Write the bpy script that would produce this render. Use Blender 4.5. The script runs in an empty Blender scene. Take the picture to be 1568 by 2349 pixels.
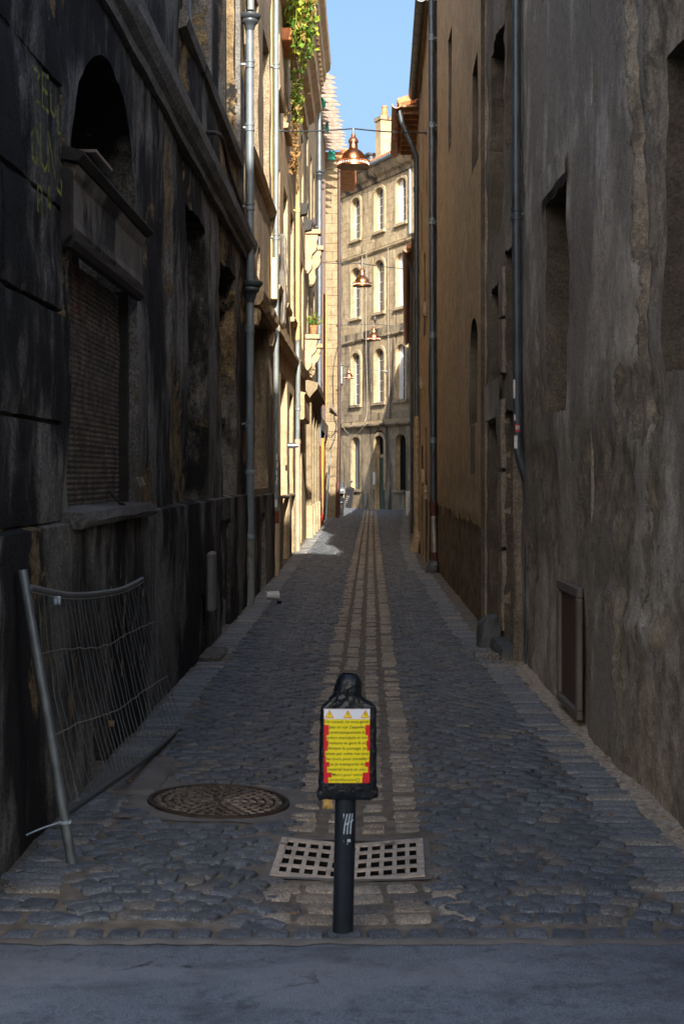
import bpy, bmesh, math, random
import numpy as np
from mathutils import Vector, Matrix, noise
from mathutils.geometry import delaunay_2d_cdt

R = math.radians
random.seed(7)
SC = bpy.context.scene
COL = SC.collection

# ------------------------------------------------------------------ camera, sky, sun
FPX, VPU, VPV, HC = 3267.0, 837.0, 1090.0, 1.70      # focal length / vanishing point measured on the photograph (1568 px wide)
cam = bpy.data.cameras.new('camera')
cam_ob = bpy.data.objects.new('camera', cam)
COL.objects.link(cam_ob)
cam_ob.location = (0, 0, HC)
cam_ob.rotation_euler = (R(90), 0, 0)
cam.sensor_fit = 'HORIZONTAL'
cam.sensor_width = 24.0
cam.lens = 50.0
cam.shift_x = -(VPU - 784.0) / 1568.0
cam.shift_y = -(1174.5 - VPV) / 1568.0
cam.clip_start = 0.05
cam.clip_end = 3000
cam.dof.use_dof = True
cam.dof.focus_distance = 19.0
cam.dof.aperture_fstop = 9.0
SC.camera = cam_ob

SUN_EL, SUN_AZ = R(25.0), R(6.5)                     # sun behind the viewer, a little to the right
S = Vector((math.sin(SUN_AZ) * math.cos(SUN_EL), -math.cos(SUN_AZ) * math.cos(SUN_EL), math.sin(SUN_EL)))
world = bpy.data.worlds.new('World')
SC.world = world
world.use_nodes = True
wn = world.node_tree
bg = wn.nodes['Background']
sky = wn.nodes.new('ShaderNodeTexSky')
sky.sky_type = 'NISHITA'
sky.sun_disc = False
sky.sun_elevation = SUN_EL
sky.sun_rotation = math.pi - SUN_AZ
sky.air_density = 1.2
sky.dust_density = 8.5
sky.ozone_density = 4.6
wn.links.new(sky.outputs[0], bg.inputs['Color'])
bg.inputs['Strength'].default_value = 0.143
sun = bpy.data.lights.new('sun', 'SUN')
sun.energy = 4.6
sun.angle = R(0.5)
sun.color = (1.0, 0.92, 0.80)
sun_ob = bpy.data.objects.new('sun', sun)
COL.objects.link(sun_ob)
sun_ob.location = (3, -6, 30)
sun_ob.rotation_euler = S.to_track_quat('Z', 'Y').to_euler()
SC.view_settings.view_transform = 'Standard'
SC.view_settings.look = 'None'
SC.view_settings.exposure = 1.25
SC.view_settings.gamma = 1.0
SC.cycles.max_bounces = 16
SC.cycles.diffuse_bounces = 10

# ------------------------------------------------------------------ helpers
def X(u, D): return (u - VPU) * D / FPX
def Z(v, D): return HC - (v - VPV) * D / FPX
def at(u, v, D): return Vector((X(u, D), D, Z(v, D)))

ORG = {}
def link(o, parent=None):
    COL.objects.link(o)
    if parent is not None:
        o.parent = parent
        ORG[o] = ORG[parent]
    return o
def empty(name, loc, label=None, cat=None, group=None):
    o = bpy.data.objects.new(name, None)
    COL.objects.link(o)
    o.location = loc
    o.empty_display_size = 0.2
    ORG[o] = Vector(loc)
    if label: o['label'] = label
    if cat: o['category'] = cat
    if group: o['group'] = group
    return o
def tag(o, label=None, cat=None, group=None, kind=None):
    if label: o['label'] = label
    if cat: o['category'] = cat
    if group: o['group'] = group
    if kind: o['kind'] = kind
    return o

class MB:
    """collects shapes; fr = facade frame (points given as s, out, z)"""
    def __init__(self, fr=None):
        self.v, self.f, self.fr = [], [], fr
    def P(self, p):
        return self.fr.pt(*p) if self.fr else Vector(p)
    def add(self, vs, fs):
        b = len(self.v)
        self.v += [self.P(p) for p in vs]
        self.f += [tuple(b + i for i in f) for f in fs]
        return self
    def box(self, a, b, jit=0.0):
        (x0, y0, z0), (x1, y1, z1) = a, b
        vs = [(x0,y0,z0),(x1,y0,z0),(x1,y1,z0),(x0,y1,z0),(x0,y0,z1),(x1,y0,z1),(x1,y1,z1),(x0,y1,z1)]
        if jit:
            vs = [tuple(c + random.uniform(-jit, jit) for c in p) for p in vs]
        return self.add(vs, [(0,3,2,1),(4,5,6,7),(0,1,5,4),(1,2,6,5),(2,3,7,6),(3,0,4,7)])
    def bevbox(self, a, b, c=0.01, jit=0.0):
        (x0, y0, z0), (x1, y1, z1) = a, b
        vs = []; 
        for sx in (0, 1):
            for sy in (0, 1):
                for sz in (0, 1):
                    p = [(x0, x1)[sx], (y0, y1)[sy], (z0, z1)[sz]]
                    d = [c if sx == 0 else -c, c if sy == 0 else -c, c if sz == 0 else -c]
                    j = [random.uniform(-jit, jit) for _ in range(3)]
                    for ax in range(3):
                        q = [p[i] + j[i] + (d[i] if i != ax else 0) for i in range(3)]
                        vs.append(tuple(q))
        bm = bmesh.new()
        for q in vs: bm.verts.new(self.P(q))
        r = bmesh.ops.convex_hull(bm, input=bm.verts[:])
        bm.verts.index_update()
        b0 = len(self.v)
        self.v += [v.co.copy() for v in bm.verts]
        self.f += [tuple(b0 + v.index for v in f.verts) for f in bm.faces]
        bm.free()
        return self
    def hull(self, pts):
        bm = bmesh.new()
        for q in pts: bm.verts.new(self.P(q))
        bmesh.ops.convex_hull(bm, input=bm.verts[:])
        loose = [v for v in bm.verts if not v.link_faces]
        bmesh.ops.delete(bm, geom=loose, context='VERTS')
        bm.verts.index_update()
        b0 = len(self.v)
        self.v += [v.co.copy() for v in bm.verts]
        self.f += [tuple(b0 + v.index for v in f.verts) for f in bm.faces]
        bm.free()
        return self
    def tube(self, path, r, n=10, cap=True, rs=None):
        pts = [self.P(p) for p in path]
        up = Vector((0.123, 0.456, 0.881)).normalized()
        rings = []
        prev = None
        for i, p in enumerate(pts):
            t = (pts[min(i+1, len(pts)-1)] - pts[max(i-1, 0)])
            if t.length < 1e-9: t = Vector((0,0,1))
            t.normalize()
            a = (prev if prev is not None else up.cross(t))
            a = (a - t * a.dot(t))
            if a.length < 1e-6: a = t.orthogonal()
            a.normalize(); prev = a
            b = t.cross(a)
            rr = rs[i] if rs else r
            rings.append([p + a * (rr * math.cos(2*math.pi*k/n)) + b * (rr * math.sin(2*math.pi*k/n)) for k in range(n)])
        b0 = len(self.v)
        for rg in rings: self.v += rg
        for i in range(len(rings) - 1):
            for k in range(n):
                k2 = (k + 1) % n
                self.f.append((b0+i*n+k, b0+i*n+k2, b0+(i+1)*n+k2, b0+(i+1)*n+k))
        if cap:
            self.f.append(tuple(b0 + k for k in reversed(range(n))))
            self.f.append(tuple(b0 + (len(rings)-1)*n + k for k in range(n)))
        return self
    def lathe(self, prof, c=(0,0,0), n=24, axis='Z', cap=False):
        b0 = len(self.v)
        c = Vector(c)
        for (r, z) in prof:
            for k in range(n):
                a = 2*math.pi*k/n
                q = (r*math.cos(a), r*math.sin(a), z)
                if axis == 'X': q = (z, r*math.cos(a), r*math.sin(a))
                if axis == 'Y': q = (r*math.cos(a), z, r*math.sin(a))
                self.v.append(c + Vector(q))
        for i in range(len(prof) - 1):
            for k in range(n):
                k2 = (k+1) % n
                self.f.append((b0+i*n+k, b0+i*n+k2, b0+(i+1)*n+k2, b0+(i+1)*n+k))
        if cap:
            self.f.append(tuple(b0 + k for k in reversed(range(n))))
            self.f.append(tuple(b0 + (len(prof)-1)*n + k for k in range(n)))
        return self
    def prism(self, poly, o0, o1, plane='SZ'):
        """polygon in (s,z) extruded along 'out' from o0 to o1, or in (out,z) extruded along s"""
        n = len(poly)
        if plane == 'SZ':
            vs = [(p[0], o0, p[1]) for p in poly] + [(p[0], o1, p[1]) for p in poly]
        else:
            vs = [(o0, p[0], p[1]) for p in poly] + [(o1, p[0], p[1]) for p in poly]
        fs = [tuple(range(n)), tuple(reversed(range(n, 2*n)))]
        fs += [(i, n+i, n+(i+1) % n, (i+1) % n) for i in range(n)]
        return self.add(vs, fs)
    def grid(self, nu, nv, fn):
        b0 = len(self.v)
        for j in range(nv + 1):
            for i in range(nu + 1):
                self.v.append(self.P(fn(i / nu, j / nv)))
        for j in range(nv):
            for i in range(nu):
                a = b0 + j*(nu+1) + i
                self.f.append((a, a+1, a+nu+2, a+nu+1))
        return self
    def build(self, name, mat, parent=None, smooth=False, solid=0.0):
        me = bpy.data.meshes.new(name)
        if parent is None:
            vs = self.v
            lo = Vector((min(p.x for p in vs), min(p.y for p in vs), min(p.z for p in vs)))
            hi = Vector((max(p.x for p in vs), max(p.y for p in vs), max(p.z for p in vs)))
            org = Vector(((lo.x+hi.x)/2, (lo.y+hi.y)/2, lo.z))
        else:
            org = ORG[parent]
        me.from_pydata([tuple(p - org) for p in self.v], [], self.f)
        me.materials.append(mat)
        bm = bmesh.new(); bm.from_mesh(me)
        bmesh.ops.recalc_face_normals(bm, faces=bm.faces[:])
        bm.to_mesh(me); bm.free()
        if smooth:
            me.polygons.foreach_set('use_smooth', [True] * len(me.polygons))
            me.set_sharp_from_angle(angle=R(45))
        o = bpy.data.objects.new(name, me)
        if parent is None:
            COL.objects.link(o); o.location = org; ORG[o] = org
        else:
            link(o, parent)
        if solid:
            m = o.modifiers.new('thickness', 'SOLIDIFY'); m.thickness = solid; m.offset = 0
        return o

class Frame:
    def __init__(self, a, b, flip=False):
        a, b = Vector((a[0], a[1])), Vector((b[0], b[1]))
        self.a = a
        self.d = (b - a).normalized()
        self.n = Vector((self.d.y, -self.d.x))
        if flip: self.n = -self.n
    def pt(self, s, o, z):
        q = self.a + self.d * s + self.n * o
        return Vector((q.x, q.y, z))

def fbm(p, oct=4):
    return noise.fractal(p, 1.0, 2.0, oct)

# ------------------------------------------------------------------ materials
class NT:
    def __init__(self, name):
        self.m = bpy.data.materials.new(name)
        self.m.use_nodes = True
        self.t = self.m.node_tree
        self.b = self.t.nodes['Principled BSDF']
        self._pos = None
    def n(self, typ, ins=None, **props):
        nd = self.t.nodes.new(typ)
        for k, v in props.items(): setattr(nd, k, v)
        for k, v in (ins or {}).items(): self.set(nd, k, v)
        return nd
    def set(self, nd, k, v):
        s = nd.inputs[k]
        if isinstance(v, bpy.types.NodeSocket): self.t.links.new(v, s)
        else:
            if s.type == 'RGBA' and len(v) == 3: v = (*v, 1)
            s.default_value = v
    @property
    def pos(self):
        if self._pos is None: self._pos = self.n('ShaderNodeNewGeometry')
        return self._pos.outputs['Position']
    def noise(self, scale=1.0, vec=(1,1,1), detail=5, rough=0.55, off=(0,0,0), dist=0.0):
        mp = self.n('ShaderNodeMapping', {'Vector': self.pos, 'Scale': vec, 'Location': off})
        t = self.n('ShaderNodeTexNoise', {'Vector': mp.outputs[0], 'Scale': scale, 'Detail': detail, 'Roughness': rough, 'Distortion': dist})
        return t.outputs['Fac']
    def voro(self, scale=1.0, vec=(1,1,1), feature='F1'):
        mp = self.n('ShaderNodeMapping', {'Vector': self.pos, 'Scale': vec})
        t = self.n('ShaderNodeTexVoronoi', {'Vector': mp.outputs[0], 'Scale': scale}, feature=feature)
        return t.outputs['Distance']
    def step(self, f, lo, hi, a=0.0, b=1.0):
        t = self.n('ShaderNodeMapRange', {'Value': f, 'From Min': lo, 'From Max': hi, 'To Min': a, 'To Max': b}, interpolation_type='SMOOTHSTEP')
        return t.outputs[0]
    def math(self, op, a, b=0.0):
        t = self.n('ShaderNodeMath', {0: a, 1: b}, operation=op)
        return t.outputs[0]
    def mix(self, f, a, b, blend='MIX'):
        t = self.n('ShaderNodeMix', data_type='RGBA', blend_type=blend)
        self.set(t, 0, f); self.set(t, 6, a); self.set(t, 7, b)
        return t.outputs[2]
    def attr(self, name):
        return self.n('ShaderNodeAttribute', attribute_name=name).outputs['Fac']
    def rnd(self):
        o = self.n('ShaderNodeObjectInfo').outputs['Random']
        i = self.n('ShaderNodeNewGeometry').outputs['Random Per Island']
        return self.math('FRACT', self.math('ADD', self.math('MULTIPLY', o, 7.31), i))
    def z(self):
        return self.n('ShaderNodeSeparateXYZ', {0: self.pos}).outputs[2]
    def bump(self, h, dist=0.01, strength=1.0, prev=None):
        ins = {'Height': h, 'Distance': dist, 'Strength': strength}
        if prev is not None: ins['Normal'] = prev
        return self.n('ShaderNodeBump', ins).outputs[0]
    def out(self, color, rough=0.8, normal=None, metal=0.0, spec=0.3, **kw):
        self.set(self.b, 'Base Color', color); self.set(self.b, 'Roughness', rough)
        self.set(self.b, 'Metallic', metal); self.set(self.b, 'Specular IOR Level', spec)
        if normal is not None: self.set(self.b, 'Normal', normal)
        for k, v in kw.items(): self.set(self.b, k, v)
        return self.m

M = {}
def wallmat(name, c1, c2, streak, s_amt, flake, f_amt, bump=0.012, fine=55, peel=None, low=None, sscale=2.2, green=0.0, off=(0,0,0), rag=0.30, soot=None, relief_tone=0.75):
    t = NT(name)
    big = t.noise(0.9, detail=4, off=off)
    col = t.mix(t.step(big, 0.35, 0.68), c1, c2)
    mid = t.noise(4.0, detail=6, rough=0.65, off=off)
    col = t.mix(t.step(mid, 0.3, 0.75), t.mix(0.35, col, (0, 0, 0)), col)
    # stains that run down the wall
    st = t.noise(sscale, vec=(1, 1, 0.13), detail=6, rough=0.62, off=off)
    st2 = t.noise(sscale * 5, vec=(1, 1, 0.06), detail=4, rough=0.6, off=off)
    stf = t.math('ADD', t.math('MULTIPLY', st, 0.7), t.math('MULTIPLY', st2, 0.3))
    col = t.mix(t.step(stf, 0.62 - s_amt * 0.3, 0.76 - s_amt * 0.3), col, streak)
    if soot is not None:
        sm = t.math('ADD', t.math('MULTIPLY', t.noise(0.75, vec=(1, 1, 0.55), detail=5, rough=0.6, off=(4, 8, 2)), 0.75), t.math('MULTIPLY', t.noise(6, vec=(1, 1, 0.35), detail=6, rough=0.7), 0.25))
        col = t.mix(t.step(sm, 0.43, 0.54), col, soot)
    # flakes and bare stone
    fl = t.noise(2.6, vec=(1.3, 1.3, 0.8), detail=9, rough=0.72, off=(off[0] + 3, off[1], off[2]), dist=0.4)
    flm = t.step(fl, 0.70 - f_amt, 0.735 - f_amt)
    flc = t.mix(t.noise(9, detail=4), tuple(x * 0.55 for x in flake), flake)
    col = t.mix(flm, col, flc)
    h = t.math('SUBTRACT', t.math('ADD', t.math('MULTIPLY', mid, 0.6), t.math('MULTIPLY', t.noise(fine, detail=3), 0.35)), t.math('MULTIPLY', flm, 0.3))
    if peel is not None:
        a = t.math('ADD', t.attr('peel'), t.math('MULTIPLY', t.math('SUBTRACT', t.noise(7, detail=7, rough=0.7), 0.5), rag * 2))
        pm = t.step(a, 0.45, 0.56)
        pc = t.mix(t.step(t.noise(5, detail=6, rough=0.7), 0.3, 0.7), tuple(x * 0.35 for x in peel), peel)
        col = t.mix(pm, col, pc)
        h = t.math('ADD', h, t.math('MULTIPLY', t.math('MULTIPLY', pm, t.noise(16, detail=6, rough=0.7)), 0.9))
    if green:
        gm = t.step(t.math('MULTIPLY', t.noise(3.1, detail=6, off=(9, 4, 1)), t.attr('damp')), 0.30, 0.5, 0, green)
        col = t.mix(gm, col, (0.03, 0.034, 0.012))
    col = t.mix(t.step(t.noise(fine * 1.1, detail=3, rough=0.7), 0.40, 0.62, 0.0, relief_tone), col, t.mix(0.66, col, (0, 0, 0)))  # speckle puts pit dirt and the shading of fine relief into the colour
    col = t.mix(t.step(t.noise(19, detail=5, rough=0.7), 0.44, 0.66, 0.0, relief_tone * 0.8), col, t.mix(0.58, col, (0.02, 0.015, 0.01)))
    col = t.mix(t.step(t.noise(fine * 0.9, detail=3, rough=0.7, off=(2, 5, 1)), 0.55, 0.70, 0.0, relief_tone * 0.8), col, t.mix(1.0, col, (1.7, 1.7, 1.7), 'MULTIPLY'))
    M[name] = t.out(col, 0.88, t.bump(h, bump), spec=0.25)

wallmat('soot_stone', (0.36, 0.335, 0.30), (0.21, 0.195, 0.172), (0.020, 0.019, 0.018), 0.38, (0.52, 0.38, 0.22), 0.055, bump=0.022, peel=(0.40, 0.28, 0.145), soot=(0.017, 0.016, 0.0155), rag=0.42)
wallmat('soot_cornice', (0.30, 0.285, 0.265), (0.19, 0.178, 0.16), (0.020, 0.018, 0.016), 0.20, (0.30, 0.24, 0.16), -0.03, bump=0.015)
wallmat('lime_old', (0.66, 0.50, 0.31), (0.57, 0.41, 0.235), (0.26, 0.185, 0.11), 0.10, (0.66, 0.53, 0.35), 0.0, bump=0.010, relief_tone=0.45)
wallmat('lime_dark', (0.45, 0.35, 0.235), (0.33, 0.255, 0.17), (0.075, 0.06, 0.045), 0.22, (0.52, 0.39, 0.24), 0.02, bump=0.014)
wallmat('lime_clean', (0.36, 0.285, 0.18), (0.315, 0.24, 0.14), (0.32, 0.22, 0.115), 0.05, (0.50, 0.40, 0.26), 0.0, bump=0.007, relief_tone=0.35)
wallmat('lime_far', (0.60, 0.475, 0.295), (0.48, 0.365, 0.22), (0.15, 0.118, 0.08), 0.30, (0.76, 0.62, 0.42), 0.0, bump=0.015, fine=30, relief_tone=0.4)
wallmat('lime_far_soot', (0.52, 0.41, 0.265), (0.33, 0.26, 0.175), (0.06, 0.05, 0.04), 0.50, (0.66, 0.53, 0.35), 0.02, bump=0.015, fine=30, sscale=1.4, relief_tone=0.5)
wallmat('tan_render', (0.82, 0.575, 0.33), (0.73, 0.50, 0.28), (0.34, 0.21, 0.105), 0.05, (0.60, 0.46, 0.29), -0.08, bump=0.006, fine=70, peel=(0.30, 0.205, 0.115), green=0.25, relief_tone=0.5)
wallmat('grey_render', (0.84, 0.735, 0.61), (0.62, 0.52, 0.41), (0.24, 0.20, 0.155), 0.14, (0.92, 0.84, 0.73), 0.03, bump=0.012, fine=85, peel=(0.54, 0.435, 0.315), green=0.25, rag=0.5, relief_tone=0.6, soot=(0.33, 0.28, 0.225))
wallmat('rough_stone', (0.42, 0.35, 0.27), (0.28, 0.23, 0.175), (0.06, 0.052, 0.043), 0.28, (0.56, 0.45, 0.32), 0.02, bump=0.022, fine=60, relief_tone=0.6)

wallmat('grimy_reveal', (0.17, 0.14, 0.105), (0.11, 0.088, 0.064), (0.03, 0.026, 0.021), 0.30, (0.26, 0.21, 0.15), 0.0, bump=0.016, fine=60, relief_tone=0.6)
def simple(name, col, rough=0.6, metal=0.0, var=0.25, scale=14, bump=0.0, spec=0.4, dirt=None, d_amt=0.0):
    t = NT(name)
    nz = t.noise(scale, detail=5, rough=0.6)
    c = t.mix(t.step(nz, 0.3, 0.7), tuple(x * (1 - var) for x in col), tuple(min(1, x * (1 + var * 0.5)) for x in col))
    if dirt:
        c = t.mix(t.step(t.noise(scale * 0.4, vec=(1, 1, 0.4), detail=7, rough=0.7, off=(5, 2, 7)), 0.62 - d_amt, 0.72 - d_amt), c, dirt)
    nm = t.bump(t.noise(scale * 2.5, detail=4), bump) if bump else None
    M[name] = t.out(c, t.step(nz, 0.2, 0.8, rough - 0.08, min(1, rough + 0.08)), nm, metal, spec)

simple('zinc', (0.17, 0.20, 0.225), 0.55, 0.3, 0.2, 5, dirt=(0.12, 0.13, 0.135), d_amt=0.04)
simple('zinc_dark', (0.075, 0.09, 0.105), 0.42, 0.4, 0.25, 6, dirt=(0.04, 0.042, 0.042), d_amt=0.05)
simple('zinc_light', (0.20, 0.225, 0.225), 0.55, 0.2, 0.15, 5, dirt=(0.25, 0.26, 0.25), d_amt=0.0)
simple('paint_blue_grey', (0.17, 0.215, 0.245), 0.5, 0.0, 0.2, 6, dirt=(0.06, 0.045, 0.035), d_amt=0.06)
simple('paint_green_grey', (0.26, 0.275, 0.25), 0.55, 0.0, 0.2, 6, dirt=(0.09, 0.08, 0.06), d_amt=0.05)
simple('pvc_cream', (0.46, 0.33, 0.15), 0.45, 0.0, 0.12, 4)
simple('pvc_pink', (0.42, 0.31, 0.22), 0.45, 0.0, 0.12, 4, dirt=(0.3, 0.22, 0.14), d_amt=0.0)
simple('rust', (0.16, 0.05, 0.025), 0.8, 0.2, 0.5, 18, bump=0.002)
simple('rust_red', (0.09, 0.028, 0.022), 0.55, 0.0, 0.3, 12)
simple('copper', (0.80, 0.32, 0.14), 0.27, 1.0, 0.2, 9, dirt=(0.30, 0.13, 0.07), d_amt=0.03)
simple('copper_dull', (0.30, 0.14, 0.085), 0.5, 0.8, 0.3, 9)
simple('brown_pipe', (0.075, 0.040, 0.031), 0.5, 0.1, 0.3, 8)
simple('lamp_inside', (0.75, 0.70, 0.62), 0.6, 0.0, 0.05, 9)
simple('terracotta', (0.52, 0.20, 0.085), 0.8, 0.0, 0.35, 9, bump=0.003)
simple('recess_shade', (0.024, 0.020, 0.017), 0.95, 0.0, 0.5, 3, bump=0.012, spec=0.1, dirt=(0.008, 0.0075, 0.007), d_amt=0.05)  # near-black fill: shade of recesses and interiors put into the colour
simple('grey_infill', (0.22, 0.205, 0.18), 0.95, 0.0, 0.35, 5, bump=0.01, dirt=(0.14, 0.12, 0.10), d_amt=0.05)
simple('grey_plaster_dark', (0.095, 0.088, 0.078), 0.95, 0.0, 0.35, 3, bump=0.01, dirt=(0.03, 0.027, 0.025), d_amt=0.07)
simple('black_boards_and_shade', (0.012, 0.0115, 0.011), 0.85, 0.0, 0.4, 6, spec=0.08)  # black boards, and the shade of deep openings put into the colour
simple('iron_worn', (0.20, 0.165, 0.135), 0.5, 0.5, 0.4, 30)
simple('dark_wood', (0.035, 0.030, 0.026), 0.75, 0.0, 0.4, 10, bump=0.004)
simple('fascia_wood', (0.15, 0.125, 0.10), 0.8, 0.0, 0.4, 5, bump=0.004, dirt=(0.02, 0.017, 0.015), d_amt=0.12)
simple('old_wood', (0.25, 0.195, 0.155), 0.85, 0.0, 0.35, 7, bump=0.004)
simple('soffit_wood', (0.40, 0.22, 0.11), 0.85, 0.0, 0.4, 6, bump=0.004, dirt=(0.1, 0.06, 0.035), d_amt=0.03)
simple('orange_board', (0.75, 0.26, 0.04), 0.7, 0.0, 0.15, 6)
simple('white_frame', (0.74, 0.73, 0.70), 0.5, 0.0, 0.08, 5)
simple('shutter_grey', (0.12, 0.12, 0.118), 0.7, 0.0, 0.25, 6)
simple('shutter_tan', (0.30, 0.22, 0.14), 0.7, 0.0, 0.25, 6)
simple('blue_board', (0.20, 0.25, 0.31), 0.7, 0.0, 0.25, 4, dirt=(0.12, 0.11, 0.1), d_amt=0.02)
simple('green_door', (0.05, 0.085, 0.065), 0.5, 0.0, 0.2, 6)
simple('iron_dark', (0.04, 0.038, 0.036), 0.55, 0.6, 0.4, 25, bump=0.001)
simple('iron_rust', (0.055, 0.040, 0.030), 0.7, 0.4, 0.5, 18, bump=0.002)
simple('grate_steel', (0.60, 0.50, 0.40), 0.62, 0.25, 0.3, 16, bump=0.002, dirt=(0.12, 0.10, 0.085), d_amt=0.05)
simple('galvanised', (0.22, 0.25, 0.27), 0.45, 0.7, 0.25, 10)
simple('galv_bright', (0.42, 0.38, 0.33), 0.4, 0.7, 0.2, 10)
simple('wire', (0.10, 0.11, 0.12), 0.5, 0.7, 0.2, 10)
simple('cable_black', (0.02, 0.02, 0.022), 0.6, 0.0, 0.2, 10)
simple('cable_pale', (0.34, 0.30, 0.24), 0.6, 0.0, 0.2, 10)
simple('sheet_metal', (0.24, 0.235, 0.225), 0.5, 0.35, 0.2, 4, dirt=(0.13, 0.12, 0.11), d_amt=0.03)
simple('hatch_metal', (0.15, 0.13, 0.115), 0.55, 0.3, 0.25, 4)
simple('hatch_door', (0.10, 0.058, 0.042), 0.6, 0.2, 0.3, 3)
simple('bag_black', (0.006, 0.009, 0.012), 0.30, 0.0, 0.3, 20, bump=0.006, spec=0.5)
simple('bollard_paint', (0.010, 0.014, 0.020), 0.42, 0.0, 0.3, 9, dirt=(0.045, 0.085, 0.115), d_amt=-0.01)
simple('paper_white', (0.72, 0.74, 0.80), 0.55, 0.0, 0.03, 5)
simple('paper_red', (0.62, 0.010, 0.022), 0.5, 0.0, 0.05, 5)
simple('paper_yellow', (0.85, 0.72, 0.010), 0.5, 0.0, 0.04, 5)
simple('paper_orange', (0.80, 0.24, 0.02), 0.5, 0.0, 0.05, 5)
simple('ink_black', (0.015, 0.014, 0.012), 0.6, 0.0, 0.1, 5)
simple('chalk', (0.42, 0.50, 0.58), 0.8, 0.0, 0.2, 60)
simple('yellow_paint', (0.27, 0.27, 0.035), 0.8, 0.0, 0.5, 25, dirt=(0.03, 0.028, 0.02), d_amt=0.14)
simple('sticker_white', (0.62, 0.62, 0.60), 0.6, 0.0, 0.15, 30)
simple('sticker_red', (0.50, 0.03, 0.04), 0.6, 0.0, 0.1, 30)
simple('box_yellow', (0.70, 0.56, 0.30), 0.5, 0.0, 0.1, 5)
simple('netting_green', (0.03, 0.30, 0.21), 0.8, 0.0, 0.3, 20)
simple('tarp_grey', (0.26, 0.235, 0.20), 0.85, 0.0, 0.3, 6, bump=0.01)
simple('red_plastic', (0.62, 0.05, 0.04), 0.5, 0.0, 0.3, 20, bump=0.01)
simple('white_plastic', (0.70, 0.69, 0.66), 0.45, 0.0, 0.08, 8)
simple('rubber', (0.018, 0.018, 0.018), 0.8, 0.0, 0.3, 30)
simple('moto_black', (0.02, 0.022, 0.026), 0.3, 0.0, 0.2, 10)
simple('moto_gold', (0.45, 0.33, 0.14), 0.35, 0.8, 0.1, 10)
simple('feather', (0.10, 0.085, 0.095), 0.8, 0.0, 0.4, 40)
simple('leaf_dry', (0.30, 0.165, 0.055), 0.8, 0.0, 0.4, 30)
simple('guard_stone', (0.095, 0.098, 0.100), 0.85, 0.0, 0.35, 9, bump=0.012, dirt=(0.20, 0.165, 0.12), d_amt=0.02)
simple('guard_stone_tan', (0.34, 0.25, 0.155), 0.88, 0.0, 0.35, 9, bump=0.012)
simple('rubble', (0.30, 0.25, 0.19), 0.9, 0.0, 0.6, 40)
simple('concrete', (0.17, 0.155, 0.14), 0.9, 0.0, 0.25, 7, bump=0.004)
simple('sand', (0.42, 0.345, 0.26), 0.95, 0.0, 0.45, 30, bump=0.004)
simple('grout', (0.18, 0.15, 0.118), 0.95, 0.0, 0.4, 11, bump=0.006, dirt=(0.10, 0.088, 0.075), d_amt=0.04)
simple('gold_scrap', (0.62, 0.40, 0.13), 0.5, 0.0, 0.3, 60)

t = NT('glass')
M['glass'] = t.out((0.06, 0.075, 0.09), 0.08, None, 0.0, 0.6)
t = NT('bulb'); M['bulb'] = t.out((0.85, 0.85, 0.82), 0.1, None, 0.0, 0.5)

def settmat(name, c1, c2, c3, p3, rough):
    t = NT(name)
    r = t.rnd()
    c = t.mix(r, c1, c2)
    c = t.mix(t.step(t.math('FRACT', t.math('MULTIPLY', r, 13.7)), 1 - p3 - 0.02, 1 - p3 + 0.02), c, c3)
    g = t.noise(130, detail=3, rough=0.7)
    c = t.mix(t.step(g, 0.38, 0.64), t.mix(0.6, c, (0, 0, 0)), t.mix(0.16, c, (0.5, 0.5, 0.5)))
    c = t.mix(t.step(t.noise(42, detail=4, rough=0.7), 0.42, 0.62, 0, 0.6), c, t.mix(0.6, c, (0, 0, 0)))
    d = t.noise(2.3, detail=6, rough=0.65)
    c = t.mix(t.step(d, 0.54, 0.72, 0, 0.45), c, (0.16, 0.145, 0.125))
    h = t.math('ADD', t.math('MULTIPLY', t.noise(38, detail=5, rough=0.65), 0.7), t.math('MULTIPLY', g, 0.3))
    M[name] = t.out(c, t.step(g, 0.3, 0.7, rough - 0.1, rough + 0.12), t.bump(h, 0.016), 0.0, 0.5)
settmat('sett', (0.095, 0.117, 0.145), (0.20, 0.232, 0.272), (0.27, 0.245, 0.215), 0.06, 0.50)
settmat('gutter_stone', (0.46, 0.365, 0.265), (0.70, 0.58, 0.44), (0.22, 0.195, 0.17), 0.14, 0.62)
settmat('edge_slab', (0.23, 0.25, 0.275), (0.40, 0.405, 0.405), (0.50, 0.45, 0.38), 0.2, 0.66)

t = NT('asphalt')
g = t.noise(160, detail=3, rough=0.7)
c = t.mix(t.step(g, 0.3, 0.7), (0.095, 0.112, 0.135), (0.235, 0.258, 0.288))
c = t.mix(t.step(t.noise(2.6, vec=(1, 1.6, 1), detail=7, rough=0.66), 0.48, 0.7, 0, 0.65), c, (0.075, 0.083, 0.094))
c = t.mix(t.step(t.noise(5.5, detail=4, off=(4, 1, 0)), 0.69, 0.73, 0, 0.6), c, (0.03, 0.032, 0.035))
c = t.mix(t.step(t.noise(55, detail=1, off=(1, 8, 0)), 0.78, 0.80, 0, 0.8), c, (0.5, 0.5, 0.5))
c = t.mix(t.step(t.noise(14, detail=6, rough=0.7, off=(2, 2, 0)), 0.5, 0.68, 0, 0.6), c, (0.065, 0.072, 0.082))
cr = t.n('ShaderNodeTexVoronoi', {'Vector': t.n('ShaderNodeVectorMath', {0: t.pos, 1: t.n('ShaderNodeTexNoise', {'Vector': t.pos, 'Scale': 3.0, 'Detail': 5.0}).outputs['Color']}, operation='ADD').outputs[0], 'Scale': 0.55}, feature='DISTANCE_TO_EDGE').outputs['Distance']
crm = t.math('MULTIPLY', t.step(cr, 0.010, 0.004), t.step(t.noise(1.1, detail=2, off=(3, 1, 0)), 0.5, 0.6))
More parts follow.
